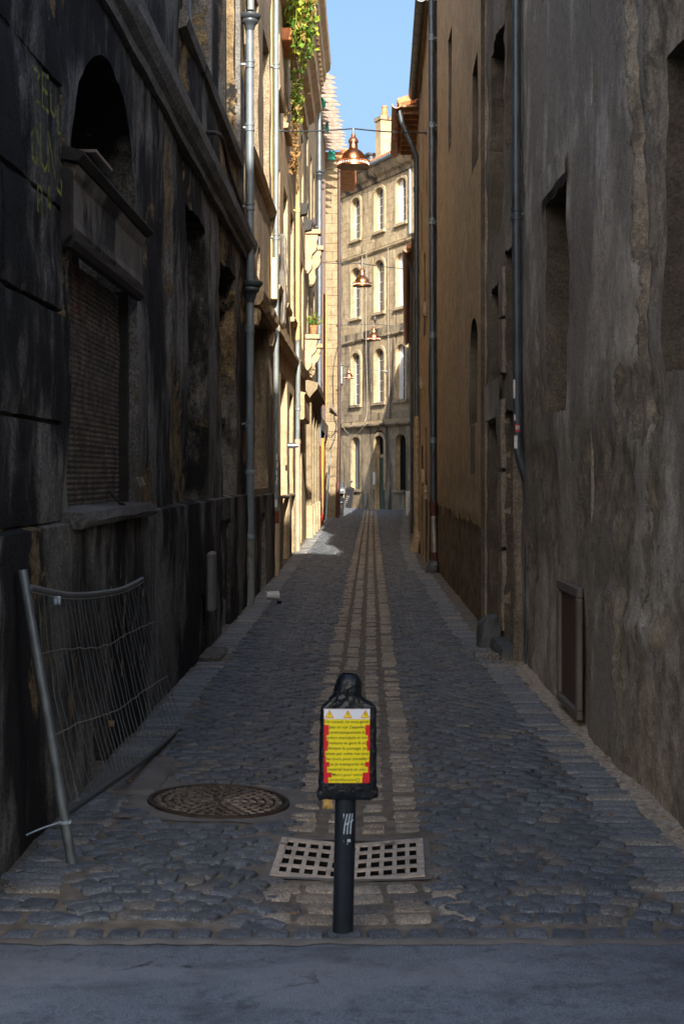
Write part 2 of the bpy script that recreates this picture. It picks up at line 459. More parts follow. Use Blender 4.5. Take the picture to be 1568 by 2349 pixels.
c = t.mix(crm, c, (0.02, 0.022, 0.025))
c = t.mix(t.step(t.noise(1.3, vec=(0.6, 1.4, 1), detail=4, off=(6, 3, 0)), 0.55, 0.6, 0, 0.4), c, (0.26, 0.275, 0.295))
M['asphalt'] = t.out(c, 0.8, t.bump(t.math('ADD', g, t.noise(40, detail=4)), 0.006), 0, 0.35)

t = NT('leaf')
r = t.rnd()
c = t.mix(t.step(r, 0.1, 0.9), (0.085, 0.20, 0.025), (0.36, 0.40, 0.045))
c = t.mix(t.step(t.math('FRACT', t.math('MULTIPLY', r, 9.1)), 0.80, 0.84), c, (0.32, 0.20, 0.055))
t.set(t.b, 'Subsurface Weight', 0.0)
tr = t.n('ShaderNodeBsdfTranslucent', {'Color': c})
t.out(c, 0.55, None, 0, 0.4)
ms = t.n('ShaderNodeMixShader', {0: 0.35, 1: t.b.outputs[0], 2: tr.outputs[0]})
t.t.links.new(ms.outputs[0], t.t.nodes['Material Output'].inputs[0])
M['leaf'] = t.m

# ------------------------------------------------------------------ facade builder
def rect(s0, s1, z0, z1): return [(s0, z0), (s1, z0), (s1, z1), (s0, z1)]
def arch(s0, s1, z0, zs, rise, n=9):
    c, hw = (s0 + s1) / 2, (s1 - s0) / 2
    return [(s0, z0), (s1, z0)] + [(c + hw * math.cos(math.pi * k / n), zs + rise * math.sin(math.pi * k / n)) for k in range(n + 1)]
def inside(p, poly):
    x, y = p; c = False; j = len(poly) - 1
    for i in range(len(poly)):
        (xi, yi), (xj, yj) = poly[i], poly[j]
        if (yi > y) != (yj > y) and x < (xj - xi) * (y - yi) / (yj - yi) + xi: c = not c
        j = i
    return c
def subdiv(poly, sp, jit=0.0):
    out = []
    for i, p in enumerate(poly):
        q = poly[(i + 1) % len(poly)]
        L = math.hypot(q[0] - p[0], q[1] - p[1]); n = max(1, int(round(L / sp)))
        for k in range(n):
            f = k / n
            w = jit if k else jit * 0.3
            out.append((p[0] + (q[0]-p[0])*f + random.uniform(-w, w), p[1] + (q[1]-p[1])*f + random.uniform(-w, w)))
    return out
def wall(fr, s0, s1, z0, z1, holes, mat, parent, sp=0.3, disp=None, depth=0.3, peel=None, damp=None, name='wall', base=0.0, capback=None, jit=0.0, rmat=None):
    disp = disp or (lambda s, z: 0.0)
    outer = subdiv(rect(s0, s1, z0, z1), sp)
    loops = [outer] + [subdiv(h, sp, jit) for h in holes]
    pts, edges = [], []
    for lp in loops:
        b = len(pts); pts += lp
        edges += [(b + i, b + (i + 1) % len(lp)) for i in range(len(lp))]
    ns, nz = int((s1 - s0) / sp), int((z1 - z0) / sp)
    bb = [(min(p[0] for p in h) - sp * .6, max(p[0] for p in h) + sp * .6, min(p[1] for p in h) - sp * .6, max(p[1] for p in h) + sp * .6) for h in holes]
    rim = [p for lp in loops[1:] for p in lp]
    for i in range(1, ns):
        for j in range(1, nz):
            p = (s0 + (s1-s0)*(i + (0.5 if j % 2 else 0) * .8 + random.uniform(-.2, .2))/ns, z0 + (z1-z0)*(j + random.uniform(-.2, .2))/nz)
            if not (s0 + .01 < p[0] < s1 - .01): continue
            ok = True
            for k, h in enumerate(holes):
                x0, x1, y0, y1 = bb[k]
                if x0 < p[0] < x1 and y0 < p[1] < y1:
                    if inside(p, h) or min((p[0]-q[0])**2 + (p[1]-q[1])**2 for q in loops[k+1]) < (sp*.4)**2:
                        ok = False; break
            if ok: pts.append(p)
    vo, eo, fo = delaunay_2d_cdt([Vector(p) for p in pts], edges, [], 0, 1e-5)[:3]
    mb = MB(fr)
    V = [(p.x, base + disp(p.x, p.y), p.y) for p in vo]
    F = []
    for f in fo:
        c = (sum(vo[i].x for i in f) / len(f), sum(vo[i].y for i in f) / len(f))
        if any(inside(c, h) for h in loops[1:]): continue
        F.append(tuple(f))
    mb.add(V, F)
    nface = len(mb.f)
    for lp in loops[1:]:
        n = len(lp)
        vs = [(p[0], base + disp(*p), p[1]) for p in lp] + [(p[0], -depth, p[1]) for p in lp]
        mb.add(vs, [(i, (i+1) % n, n + (i+1) % n, n + i) for i in range(n)])
    nrev = len(mb.f)
    if capback is not None:
        tp = sorted([p for p in outer if abs(p[1] - z1) < 1e-6])
        n = len(tp)
        vs = [(p[0], base + disp(*p), p[1]) for p in tp] + [(p[0], capback, p[1] + .02) for p in tp]
        mb.add(vs, [(i, i+1, n+i+1, n+i) for i in range(n-1)])
    coords = [(v[0], v[2]) for v in V]
    o = mb.build(name, M[mat], parent, smooth=True)
    me = o.data
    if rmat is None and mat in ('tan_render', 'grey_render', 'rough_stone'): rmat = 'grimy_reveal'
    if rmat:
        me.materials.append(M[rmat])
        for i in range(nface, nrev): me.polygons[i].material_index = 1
    for nm, fn in (('peel', peel), ('damp', damp)):
        if fn is None: continue
        at_ = me.attributes.new(nm, 'FLOAT', 'POINT')
        vals = []
        org = ORG[o]
        for v in me.vertices:
            w = Vector((v.co.x + org.x, v.co.y + org.y)) - fr.a
            vals.append(fn(w.dot(fr.d), v.co.z + org.z))
        at_.data.foreach_set('value', vals)
    return o

def building(name, label, fr, s0, s1, z1, mat, holes=(), sp=0.4, disp=None, recess=0.45, back=5.0, peel=None, damp=None, over=0.08, depth=0.3, roof='lime_dark', cat='building', jit=0.0, rooft=0.15, endout=-.012):
    b = empty(name, fr.pt((s0 + s1) / 2, -1.0, 0.0), label, cat)
    wall(fr, s0, s1, -0.12, z1, list(holes), mat, b, sp, disp, depth, peel, damp, jit=jit)
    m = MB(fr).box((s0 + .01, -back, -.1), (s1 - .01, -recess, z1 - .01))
    m.build('shell', M['recess_shade'], b)
    for e0, e1, eo in ((s0 + .004, s0 + .024, endout), (s1 - .024, s1 - .004, min(endout, -.03))): MB(fr).box((e0, -recess, -.1), (e1, eo, z1 - .02)).build('side_wall', M['grimy_reveal' if mat == 'tan_render' else mat], b)  # darker stone on tan house ends tones down their bright lit edge
    MB(fr).box((s0 + .005, -back - .1, z1 + .002), (s1 - .005, over, z1 + rooft)).build('roof', M[roof], b)
    return b

def wing(b, fr, s0, s1, z1, mat, holes=(), sp=0.4, disp=None, recess=0.45, back=5.0, peel=None, damp=None, over=0.08, depth=0.3, roof='lime_dark', jit=0.0, endout=-.012):
    """another length of the same building; unseen roof heights are shaped for the light"""
    wall(fr, s0, s1, -0.12, z1, list(holes), mat, b, sp, disp, depth, peel, damp, jit=jit)
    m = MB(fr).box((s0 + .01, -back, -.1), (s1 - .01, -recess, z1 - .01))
    m.build('shell', M['recess_shade'], b)
    for e0, e1, eo in ((s0 + .004, s0 + .024, endout), (s1 - .024, s1 - .004, min(endout, -.03))): MB(fr).box((e0, -recess, -.1), (e1, eo, z1 - .02)).build('side_wall', M['grimy_reveal' if mat == 'tan_render' else mat], b)  # same darker stone, dimming the lit end of tan lengths
    MB(fr).box((s0 + .005, -back - .1, z1 + .002), (s1 - .005, over, z1 + .15)).build('roof', M[roof], b)

def moulding(fr, s0, s1, prof, mat, parent, name='cornice', n=None, jit=0.004):
    """profile (out,z) swept along the wall, a little uneven"""
    n = n or max(1, int((s1 - s0) / 0.5))
    mb = MB(fr); k = len(prof)
    vs = []
    for i in range(n + 1):
        s = s0 + (s1 - s0) * i / n
        vs += [(s, p[0] + random.uniform(-jit, jit), p[1] + random.uniform(-jit, jit)) for p in prof]
    fs = [(i*k+j, i*k+(j+1) % k, (i+1)*k+(j+1) % k, (i+1)*k+j) for i in range(n) for j in range(k)]
    fs += [tuple(range(k)), tuple(n*k + j for j in reversed(range(k)))]
    mb.add(vs, fs)
    return mb.build(name, M[mat], parent)

def window(fr, parent, s0, s1, z0, z1, out, kind='glass', frame='white_frame', nx=2, nz=3, label=None, fill='glass'):
    w = None
    if kind == 'glass':
        m = MB(fr); t_ = 0.05
        m.box((s0, out, z0), (s0 + t_, out + .05, z1)).box((s1 - t_, out, z0), (s1, out + .05, z1))
        m.box((s0 + t_, out, z0), (s1 - t_, out + .05, z0 + t_)).box((s0 + t_, out, z1 - t_), (s1 - t_, out + .05, z1))
        w = m.build('window', M[frame], parent)
        for i in range(nx):
            for j in range(nz):
                a0, a1 = s0 + t_ + (s1-s0-2*t_)*i/nx, s0 + t_ + (s1-s0-2*t_)*(i+1)/nx
                b0, b1 = z0 + t_ + (z1-z0-2*t_)*j/nz, z0 + t_ + (z1-z0-2*t_)*(j+1)/nz
                MB(fr).box((a0 + .012, out + .012, b0 + .012), (a1 - .012, out + .018, b1 - .012)).build('pane', M[fill], w)
        m = MB(fr)
        for i in range(1, nx):
            a = s0 + t_ + (s1-s0-2*t_)*i/nx; m.box((a - .012, out + .004, z0 + t_), (a + .012, out + .042, z1 - t_))
        for j in range(1, nz):
            a = z0 + t_ + (z1-z0-2*t_)*j/nz; m.box((s0 + t_, out + .008, a - .012), (s1 - t_, out + .036, a + .012))
        if m.v: m.build('glazing_bar', M[frame], w)
    elif kind == 'planks':
        n = nx; w = MB(fr).box((s0, out - .02, z0), (s1, out, z1)).build('shutter', M[frame], parent)
        for i in range(n):
            a0, a1 = s0 + (s1-s0)*i/n, s0 + (s1-s0)*(i+1)/n
            d = random.uniform(0, .008)
            MB(fr).box((a0 + .004, out + .001, z0 + .01), (a1 - .004, out + .02 + d, z1 - .01)).build('plank', M[frame], w)
    elif kind == 'panel':
        def f(a, b):
            s, z = s0 + (s1-s0)*a, z0 + (z1-z0)*b
            return (s, out + .02 * fbm(Vector((s*2, z*2, 3))) , z)
        w = MB(fr).grid(max(2, int((s1-s0)/.15)), max(2, int((z1-z0)/.15)), f).build('infill', M[frame], parent, smooth=True)
    if label and w: w['label'] = label
    return w

def stone_block(fr, s0, s1, z0, z1, out, mat, parent, bulge=0.03, back=-0.1, n=6, rough=0.015, name='stone_block', g=0.008):
    s0 += g; s1 -= g; z0 += g; z1 -= g
    nu, nv = max(3, int((s1-s0)/(.6/n))), max(3, int((z1-z0)/(.6/n)))
    sd = random.uniform(0, 99)
    def f(a, b):
        s, z = s0 + (s1-s0)*a, z0 + (z1-z0)*b
        e = min(a*(s1-s0), (1-a)*(s1-s0), b*(z1-z0), (1-b)*(z1-z0))
        o = out + bulge * min(1, e / .07)**.5 + rough * fbm(Vector((s*3, z*3, sd)))
        if e <= 0: o = back
        return (s + .005*noise.noise(Vector((s*4, z*4, sd))), o, z + .005*noise.noise(Vector((s*4, z*4, sd+5))))
    nu += 2; nv += 2
    def rm(t, n_):   # first and last step are thin so that the edge is steep
        k = t * n_
        return 0 if k <= 0 else 1 if k >= n_ else .02 + .96 * (k - 1) / (n_ - 2)
    return MB(fr).grid(nu, nv, lambda a, b: f(rm(a, nu), rm(b, nv))).build(name, M[mat], parent, smooth=True)

def drainpipe(label, path, r, mat, collars=(), hopper=None, group='drainpipes on the alley walls', lower=None, cmat=None, n=14, joints=None):
    """path: points from top to bottom"""
    base = Vector(path[-1])
    p = empty('drainpipe', base, label, 'drainpipe', group)
    MB().tube(path, r, n).build('pipe', M[mat], p, smooth=True)
    if lower:
        for (pa, rr, mm) in lower:
            MB().tube(pa, rr, n).build('pipe', M[mm], p, smooth=True)
    for z in collars:
        q = None
        for a, b in zip(path, path[1:]):
            if min(a[2], b[2]) <= z <= max(a[2], b[2]):
                f = (z - a[2]) / (b[2] - a[2]) if abs(b[2] - a[2]) > 1e-6 else 0
                q = Vector(a).lerp(Vector(b), f)
        if q is None: q = Vector((path[-1][0], path[-1][1], z))
        prof = [(r*.98, -.05), (r*1.22, -.05), (r*1.22, -.02), (r*1.08, -.015), (r*1.08, .015), (r*1.22, .02), (r*1.22, .05), (r*.98, .05)]
        m = MB().lathe(prof, q, n)
        sx = -1 if q.x < 0 else 1
        m.box((q.x + sx*r*.9, q.y - .012, q.z - .012), (q.x + sx*(r + .07), q.y + .012, q.z + .012))
        m.build('collar', M[cmat or mat], p, smooth=True)
    if hopper:
        for q, sc in hopper:
            prof = [(.04, -.24), (.055, -.24), (.06, -.2), (.075, -.17), (.085, -.12), (.115, -.10), (.125, -.07), (.12, -.05), (.15, -.03), (.165, 0), (.165, .025), (.15, .025), (.145, -.01), (.10, -.07), (.04, -.1)]
            MB().lathe([(a*sc, b*sc) for a, b in prof], q, 20).build('hopper', M['zinc_dark'], p, smooth=True)
    return p

# ------------------------------------------------------------------ ground
def gx(y):                                   # centre line of the gutter
    P = [(5, -.05), (8, -.035), (12, -.03), (25, .02), (45, .11), (62, .2), (90, .35)]
    for (a, xa), (b, xb) in zip(P, P[1:]):
        if y <= b: return xa + (xb - xa) * (max(y, a) - a) / (b - a)
    return .35
def xl(y): return -1.47
def xr(y):
    P = [(4, 1.53), (12.4, 1.37), (15.4, 1.26), (24.5, 1.22), (25, 1.11), (36, 1.24), (66, 2.1), (90, 2.8)]
    for (a, xa), (b, xb) in zip(P, P[1:]):
        if y <= b: return xa + (xb - xa) * (max(y, a) - a) / (b - a)
    return 2.8
def gz(x, y):                                # the paving falls to the gutter
    d = abs(x - gx(y))
    f = min(1, max(0, (y - 5.15) / .5))
    if d < .5 and 5.9 < y < 6.7: f *= .6
    return .055 * min(1, d / 1.2) * f + .012 * (1 - f) + .012 * noise.noise(Vector((x*.9, y*.6, 0)))

m = MB()
m.grid(60, 60, lambda a, b: (-600 + 1200*a, -400 + 1400*b, -.14))
g = m.build('ground', M['concrete']); g['kind'] = 'structure'
m = MB()
m.grid(90, 40, lambda a, b: (-16 + 32*a, -10 + 15.16*b, .012 + .006*noise.noise(Vector((a*18, b*12, 4)))))
g = m.build('asphalt_road', M['asphalt']); g['kind'] = 'structure'
m = MB()
m.grid(108, 420, lambda a, b: (-2.2 + 5.4*a, 5.13 + (90-5.13)*b**1.6, gz(-2.2 + 5.4*a, 5.13 + (90-5.13)*b**1.6) - .004))
m.f = [f for f in m.f if not (abs(sum(m.v[i].x for i in f)/4 + .067) < .315 and 5.97 < sum(m.v[i].y for i in f)/4 < 6.57)]
street = m.build('cobbled_street', M['grout'], smooth=True); street['kind'] = 'structure'
m = MB(); m.grid(30, 20, lambda a, b: (-14 + 12*a, 56 + 40*b, .02)); g = m.build('side_street', M['grout']); g['kind'] = 'structure'

m = MB(); m.grid(140, 3, lambda a, b: (-2.2 + 5.0*a, 5.105 + .075*b + (1 - b)*.03*fbm(Vector((a*30, 0, 3))), .0165 + .006*math.sin(math.pi*min(1, b*1.2)) + .003*noise.noise(Vector((a*90, b*4, 1)))))
m.build('mortar_strip', M['concrete'], street, True)
m = MB(); m.grid(6, 160, lambda a, b: (xr(5.2 + 8*b) - .125 + .15*a + (1 - a)*.035*fbm(Vector((0, b*26, 2))), 5.2 + 8*b, gz(xr(5.2 + 8*b) - .1, 5.2 + 8*b) + .002 + .012*a + .004*noise.noise(Vector((a*5, b*160, 3)))))
m.build('sand_strip', M['sand'], street, True)
def sett_proto(full, seed, nsub=8, top=.91):
    rr = random.Random(seed)
    ring = []
    c = .20
    for (x, y) in ((-.5, -.5+c*.6), (-.5+c*.6, -.5), (.5-c*.6, -.5), (.5, -.5+c*.6), (.5, .5-c*.6), (.5-c*.6, .5), (-.5+c*.6, .5), (-.5, .5-c*.6)):
        ring.append((x + rr.uniform(-.06, .06), y + rr.uniform(-.075, .075)))
    v = []
    lv = ([(1.0, -1.2)] if full else []) + [(0.99, -.35), (top, rr.uniform(-.02, .05))]
    for sc_, z in lv:
        v += [(x*sc_, y*sc_, z + (rr.uniform(-.10, .10) if z > -.3 else 0)) for x, y in ring]
    v.append((rr.uniform(-.1, .1), rr.uniform(-.1, .1), rr.uniform(.02, .14)))
    f = []
    for L in range(len(lv) - 1):
        for k in range(8):
            k2 = (k+1) % 8; f.append((L*8+k, L*8+k2, L*8+8+k2, L*8+8+k))
    b = (len(lv)-1)*8
    for k in range(8): f.append((b+k, b+(k+1) % 8, len(v)-1))
    return v, f
PRO_N = [sett_proto(True, 100+i) for i in range(12)]
PRO_F = [sett_proto(True, 200+i) for i in range(12)]
def sett_mesh(i, name, mat):
    v, f = PRO_N[i]
    me = bpy.data.meshes.new(name)
    me.from_pydata(v, [], f); me.materials.append(M[mat])
    me.polygons.foreach_set('use_smooth', [True]*len(me.polygons))
    return me
def lay(items, name, mat, stuffname, limit=300):
    """items: (x,y,z,angle,sx,sy,sz); the nearest become parts, the rest one mesh"""
    items = sorted(items, key=lambda q: q[1])
    meshes = [sett_mesh(i, name, mat) for i in range(12)]
    org = ORG[street]
    for q in items[:limit]:
        o = bpy.data.objects.new(name, random.choice(meshes))
        link(o, street)
        o.location = Vector((q[0], q[1], q[2])) - org
        o.rotation_euler = (random.uniform(-.05, .05), random.uniform(-.04, .04), q[3])
        o.scale = (q[4], q[5], q[6])
    rest = items[limit:]
    if not rest: return
    VV, FF, n0 = [], [], 0
    for q in rest:
        v, f = random.choice(PRO_F)
        a = np.array(v) * np.array([q[4], q[5], q[6]])
        a[:, 2] += a[:, 0] * random.uniform(-.05, .05) + a[:, 1] * random.uniform(-.05, .05)
        c, s_ = math.cos(q[3]), math.sin(q[3])
        w = np.empty_like(a)
        w[:, 0] = a[:, 0]*c - a[:, 1]*s_ + q[0]; w[:, 1] = a[:, 0]*s_ + a[:, 1]*c + q[1]; w[:, 2] = a[:, 2] + q[2]
        VV.append(w - np.array(org)); FF += [tuple(i + n0 for i in t_) for t_ in f]; n0 += len(v)
    me = bpy.data.meshes.new(stuffname)
    me.from_pydata(np.concatenate(VV).tolist(), [], FF); me.materials.append(M[mat])
    me.polygons.foreach_set('use_smooth', [True]*len(me.polygons))
    o = bpy.data.objects.new(stuffname, me); link(o, street); o['kind'] = 'stuff'

MH = (-.745, 7.26)                           # manhole centre
def blocked(x, y):
    if (x - MH[0])**2 + ((y - MH[1])*.95)**2 < .45**2: return True
    if abs(x + .067) < .385 and 5.92 < y < 6.64: return True
    if x < -1.02 and 7.3 < y < 8.3: return True
    return False
setts, gut, edge = [], [], []
random.seed(11)
y = 5.36; k = 0
while y < 78:
    for side in (-1, 1):
        c = gx(y)
        xa, xb = (xl(y) + .27, c - .33) if side < 0 else (c + .33, xr(y) - .36)
        W = xb - xa; n = max(3, int(W / .102)); w = W / n
        off = (.5 if k % 2 else 0) * w
        for i in range(n + 1):
            x = xa + i * w + off * .9 - w * .2 + random.uniform(-.01, .01)
            if x < xa + .02 or x > xb + .02: continue
            xn = ((x - xa) / W - .5) * 2
            A = .17 + .04*math.sin(y*.7 + side)
            yy = y + A * (1 - xn*xn) - .1 + .02*math.sin(x*7 + y*2) + random.uniform(-.01, .01)
            ang = math.atan2(-2*A*xn, W/2)
            if yy < 5.30 or blocked(x, yy): continue
            ca = math.cos(ang)
            setts.append((x, yy, gz(x, yy) + .006 + random.uniform(-.005, .006), ang + random.uniform(-.12, .12), min(.135, w/ca)*random.uniform(.84, 1.02), .104*max(.75, ca)*random.uniform(.82, 1.02), .030))
    y += .103; k += 1
x = -1.75
while x < 2.1:                               # straight front row along the asphalt
    w = random.uniform(.12, .15)
    setts.append((x + w/2, 5.215 + random.uniform(-.006, .006), .020 + .004*random.random(), random.uniform(-.06, .06), w*.9, .105, .030)); x += w
for yy0 in (5.43, 5.56, 5.69, 5.82):         # courses between the front row and the grate
    x = -.42
    while x < .34:
        w = random.uniform(.13, .20)
        gut.append((x + w/2, yy0 + random.uniform(-.012, .012), gz(x + w/2, yy0) + .004, random.uniform(-.06, .06), w*.88, .11, .028)); x += w
for xo, wd in ((-.255, .135), (-.088, .11), (.082, .11), (.25, .13)):
    y = 6.74
    while y < 68:
        L = random.uniform(.078, .112)
        if random.random() < (.06 if abs(xo) > .2 else .16): y += L; continue
        gut.append((gx(y) + xo + random.uniform(-.008, .008), y + L/2, gz(gx(y)+xo, y) + .004 + random.uniform(-.006, .006), random.uniform(-.08, .08), wd*random.uniform(.9, 1.04), L*.84, .026))
        y += L
for side in (-1, 1):
    y = 5.42
    while y < 66:
        L = random.uniform(.075, .125)
        x0 = xl(y) + .13 if side < 0 else xr(y) - .235
        if not blocked(x0 - .02, y) and not (side < 0 and 12.5 < y < 13.0):
            edge.append((x0 + random.uniform(-.015, .015), y + L/2, gz(x0, y) + .004 + random.uniform(-.004, .005), random.uniform(-.06, .06), random.uniform(.22, .27), L*.86, .024))
        y += L
for side, x0, x1 in ((-1, -1.78, -1.2), (1, 1.3, 1.85)):   # setts at the corners of the mouth
    for yy0 in (5.36, 5.49):
        x = x0
        while x < x1:
            w = random.uniform(.13, .17); setts.append((x + w/2, yy0, gz(x, yy0) + .004, random.uniform(-.1, .1), w*.9, .11, .028)); x += w
lay(setts, 'sett', 'sett', 'paving_setts', 300)
lay(gut, 'gutter_stone', 'gutter_stone', 'gutter_stones', 300)
lay(edge, 'edge_slab', 'edge_slab', 'edge_slabs', 300)

# ------------------------------------------------------------------ left side
FL = Frame((-1.54, 0), (-1.54, 1))
def d_soot(s, z):
    return .030*fbm(Vector((s*.8, z*.8, 1))) + .012*fbm(Vector((s*4.5, z*4.5, 2))) - .035*max(0, min(1, (p_soot(s, z) - .45)*5))
def p_soot(s, z):
    a = .5 + .75*noise.noise(Vector((s*1.1, z*.75, 7.7))) + .25*noise.noise(Vector((s*3.1, z*2.2, 3.3)))
    w = .55 if s < 7.3 else .34 if s < 15 else .50
    return max(0, min(1, a * .8 * (w / .45)))
L1 = building('corner_building', 'soot-blackened stone building with arched shop window and mesh grille at the alley mouth', FL, 4.6, 10.6, 5.5, 'soot_stone',
    [arch(7.45, 9.65, 1.5, 3.25, .92, 14)], sp=.095, disp=d_soot, peel=p_soot, recess=.55, depth=.45, jit=.012)
wing(L1, FL, 10.6, 18.5, 8.5, 'soot_stone', [rect(12.35, 13.85, 1.46, 4.06), rect(15.4, 16.95, 1.46, 4.05), rect(12.2, 13.9, 5.62, 8.2), rect(15.45, 17.15, 5.6, 8.2)],
    sp=.105, disp=d_soot, peel=p_soot, recess=.55, depth=.45, jit=.012)  # unseen roofs kept low to let more sky light into the alley
# end wall towards the cross street
MB().box((-6.5, 4.56, -.1), (-1.58, 4.6, 5.5)).build('end_wall', M['soot_stone'], L1)
wall(FL, 4.6, 18.5, -.12, 1.45, [rect(14.75, 15.75, .02, 1.22), rect(12.95, 13.12, .15, .62), rect(7.75, 8.2, .03, .36)], 'soot_stone', L1, .1, lambda s, z: .022*fbm(Vector((s, z, 9))) + .012*fbm(Vector((s*5, z*5, 2))), .05, lambda s, z: min(1, p_soot(s, z)*.62), None, 'plinth', base=.055, capback=-.03, jit=.012)
MB(FL).box((7.7, -.04, .0), (8.25, -.02, .4)).build('cellar_opening', M['black_boards_and_shade'], L1)  # black sheet put in as the darkness of the hole
moulding(FL, 4.55, 18.45, [(-.02, 4.44), (.05, 4.44), (.06, 4.50), (.10, 4.53), (.14, 4.60), (.15, 4.69), (.13, 4.71), (.02, 4.78), (-.02, 4.78)], 'soot_cornice', L1, 'string_course', jit=.006)
moulding(FL, 11.9, 17.4, [(-.02, 5.44), (.05, 5.46), (.07, 5.53), (.05, 5.59), (-.02, 5.6)], 'soot_cornice', L1, 'sill_course', jit=.005)
for a, b in ((12.2, 13.9), (15.45, 17.15)):
    window(FL, L1, a - .05, b + .05, 5.55, 8.45, -.16, 'panel', 'blue_board', label='blue-grey boarded window opening')
    moulding(FL, a - .16, a - .002, [(-.02, 5.6), (.035, 5.6), (.035, 8.5), (-.02, 8.5)], 'soot_cornice', L1, 'window_surround', 4)
    moulding(FL, b + .002, b + .16, [(-.02, 5.6), (.035, 5.6), (.035, 8.5), (-.02, 8.5)], 'soot_cornice', L1, 'window_surround', 4)
window(FL, L1, 12.3, 13.9, 1.42, 4.1, -.34, 'panel', 'black_boards_and_shade', label='dark recessed opening backed by a black panel')  # black panel stands in for the shade of the recess
w_ = window(FL, L1, 15.35, 17.0, 1.42, 4.1, -.24, 'planks', 'black_boards_and_shade', nx=8)
MB(FL).box((15.42, -.2, 3.62), (16.93, -.12, 3.70)).build('iron_bar', M['iron_rust'], w_)
MB(FL).box((15.42, -.2, 2.3), (16.93, -.12, 2.37)).build('iron_bar', M['iron_rust'], w_)
# arched shop window: black sheet for the dark hole, bars, fascia box, mesh grille
w_ = MB(FL).box((7.4, -.44, 1.45), (9.7, -.40, 4.25)).build('shop_window', M['black_boards_and_shade'], L1)
for s in (7.95, 8.55, 9.15): MB(FL).box((s - .02, -.395, 3.0), (s + .02, -.35, 4.2)).build('glazing_bar', M['dark_wood'], w_)
MB(FL).box((7.4, -.38, 3.62), (9.7, -.32, 3.68)).build('glazing_bar', M['dark_wood'], w_)
MB(FL).tube([(7.5, -.1, 3.36), (9.5, -.12, 3.62)], .015, 8).build('awning_rod', M['iron_dark'], w_)
fa = moulding(FL, 7.28, 9.55, [(0, 2.94), (.045, 2.94), (.055, 2.97), (.045, 3.02), (.045, 3.22), (.06, 3.25), (.075, 3.29), (.0, 3.31)], 'fascia_wood', L1, 'shop_fascia', jit=.003)
moulding(FL, 7.24, 9.62, [(0, 3.313), (.08, 3.303), (.11, 3.333), (.11, 3.353), (.0, 3.38)], 'dark_wood', fa, 'fascia_cornice', jit=.004)
moulding(FL, 7.26, 9.57, [(0, 2.87), (.04, 2.87), (.06, 2.90), (.06, 2.937), (0, 2.937)], 'dark_wood', fa, 'fascia_moulding', jit=.003)
MB(FL).prism([(.0, 2.86), (.05, 2.92), (.05, 3.25), (.0, 3.28)], 7.2, 7.277, 'OZ').build('bracket', M['dark_wood'], fa)
MB(FL).box((7.42, .03, 3.385), (7.9, .14, 3.40)).build('zinc_flashing', M['galv_bright'], fa)
gr = MB(FL).box((7.44, -.2, 1.5), (9.66, -.17, 2.94)).build('grille', M['dark_wood'], L1)
gr['label'] = 'dark wavy metal mesh grille with faded paint'
m = MB(FL)
rows, per = 44, .052
for j in range(rows):
    z = 1.53 + (2.92 - 1.53) * j / rows
    n = int(2.2 / (per/2)); ph = per/2 if j % 2 else 0
    vs = []
    for i in range(n + 1):
        s = 7.45 + i * per/2
        zz = z + (.011 if i % 2 else -.011)
        o = -.125 + .012*noise.noise(Vector((s*3, z*3, 0))) + (.010 if i % 2 else -.004)
        vs += [(s, o, zz), (s, o, zz + .014)]
    m.add(vs, [(2*i, 2*i+2, 2*i+3, 2*i+1) for i in range(n)])
t = NT('grille_metal')
c = t.mix(t.step(t.noise(9, detail=5), .35, .7), (0.11, 0.095, 0.082), (0.27, 0.23, 0.19))
c = t.mix(t.step(t.noise(1.7, detail=3, off=(3, 3, 1)), .60, .68, 0, .7), c, (0.22, 0.02, 0.02))
c = t.mix(t.step(t.noise(2.1, detail=3, off=(7, 1, 4)), .62, .70, 0, .7), c, (0.22, 0.20, 0.03))
M['grille_metal'] = t.out(c, .5, None, .4, .4)
o = m.build('wire_mesh', M['grille_metal'], gr); o['kind'] = 'stuff'
for a in (7.44, 9.60): MB(FL).box((a, -.15, 1.5), (a + .06, -.06, 2.94)).build('guide_rail', M['dark_wood'], gr)
moulding(FL, 7.25, 9.8, [(-.4, 1.43), (.10, 1.43), (.12, 1.46), (.11, 1.51), (-.4, 1.54)], 'soot_cornice', L1, 'window_sill', jit=.006)
# rough blocks of the corner pier
random.seed(5)
zz = 1.46
for hgt in (.50, .56, .52, .60, .56, .24):
    j = 5.75 + random.uniform(-.3, .3)
    for a, b in ((4.62, j), (j, 7.22 + random.uniform(-.08, .08))):
        stone_block(FL, a, b, zz, zz + hgt, .004, 'soot_stone', L1, .010, -.03, 9, .018, g=.002)
    zz += hgt
# metal plates, door and boxes in the plinth
MB(FL).box((14.74, -.03, .03), (15.76, .0, 1.23)).build('cellar_door', M['sheet_metal'], L1)
MB(FL).bevbox((12.92, .10, .45), (13.16, .17, 1.0), .02).build('meter_box', M['sheet_metal'], L1)['label'] = 'pale grey metal meter box standing proud of the plinth'
MB(FL).bevbox((12.6, .06, -.02), (13.3, .26, .10), .02).build('step', M['soot_cornice'], L1)
MB(FL).tube([(11.0, -.02, 6.3), (11.05, .05, 6.28), (11.06, .06, 5.85)], .014, 8).build('hook', M['iron_dark'], L1)
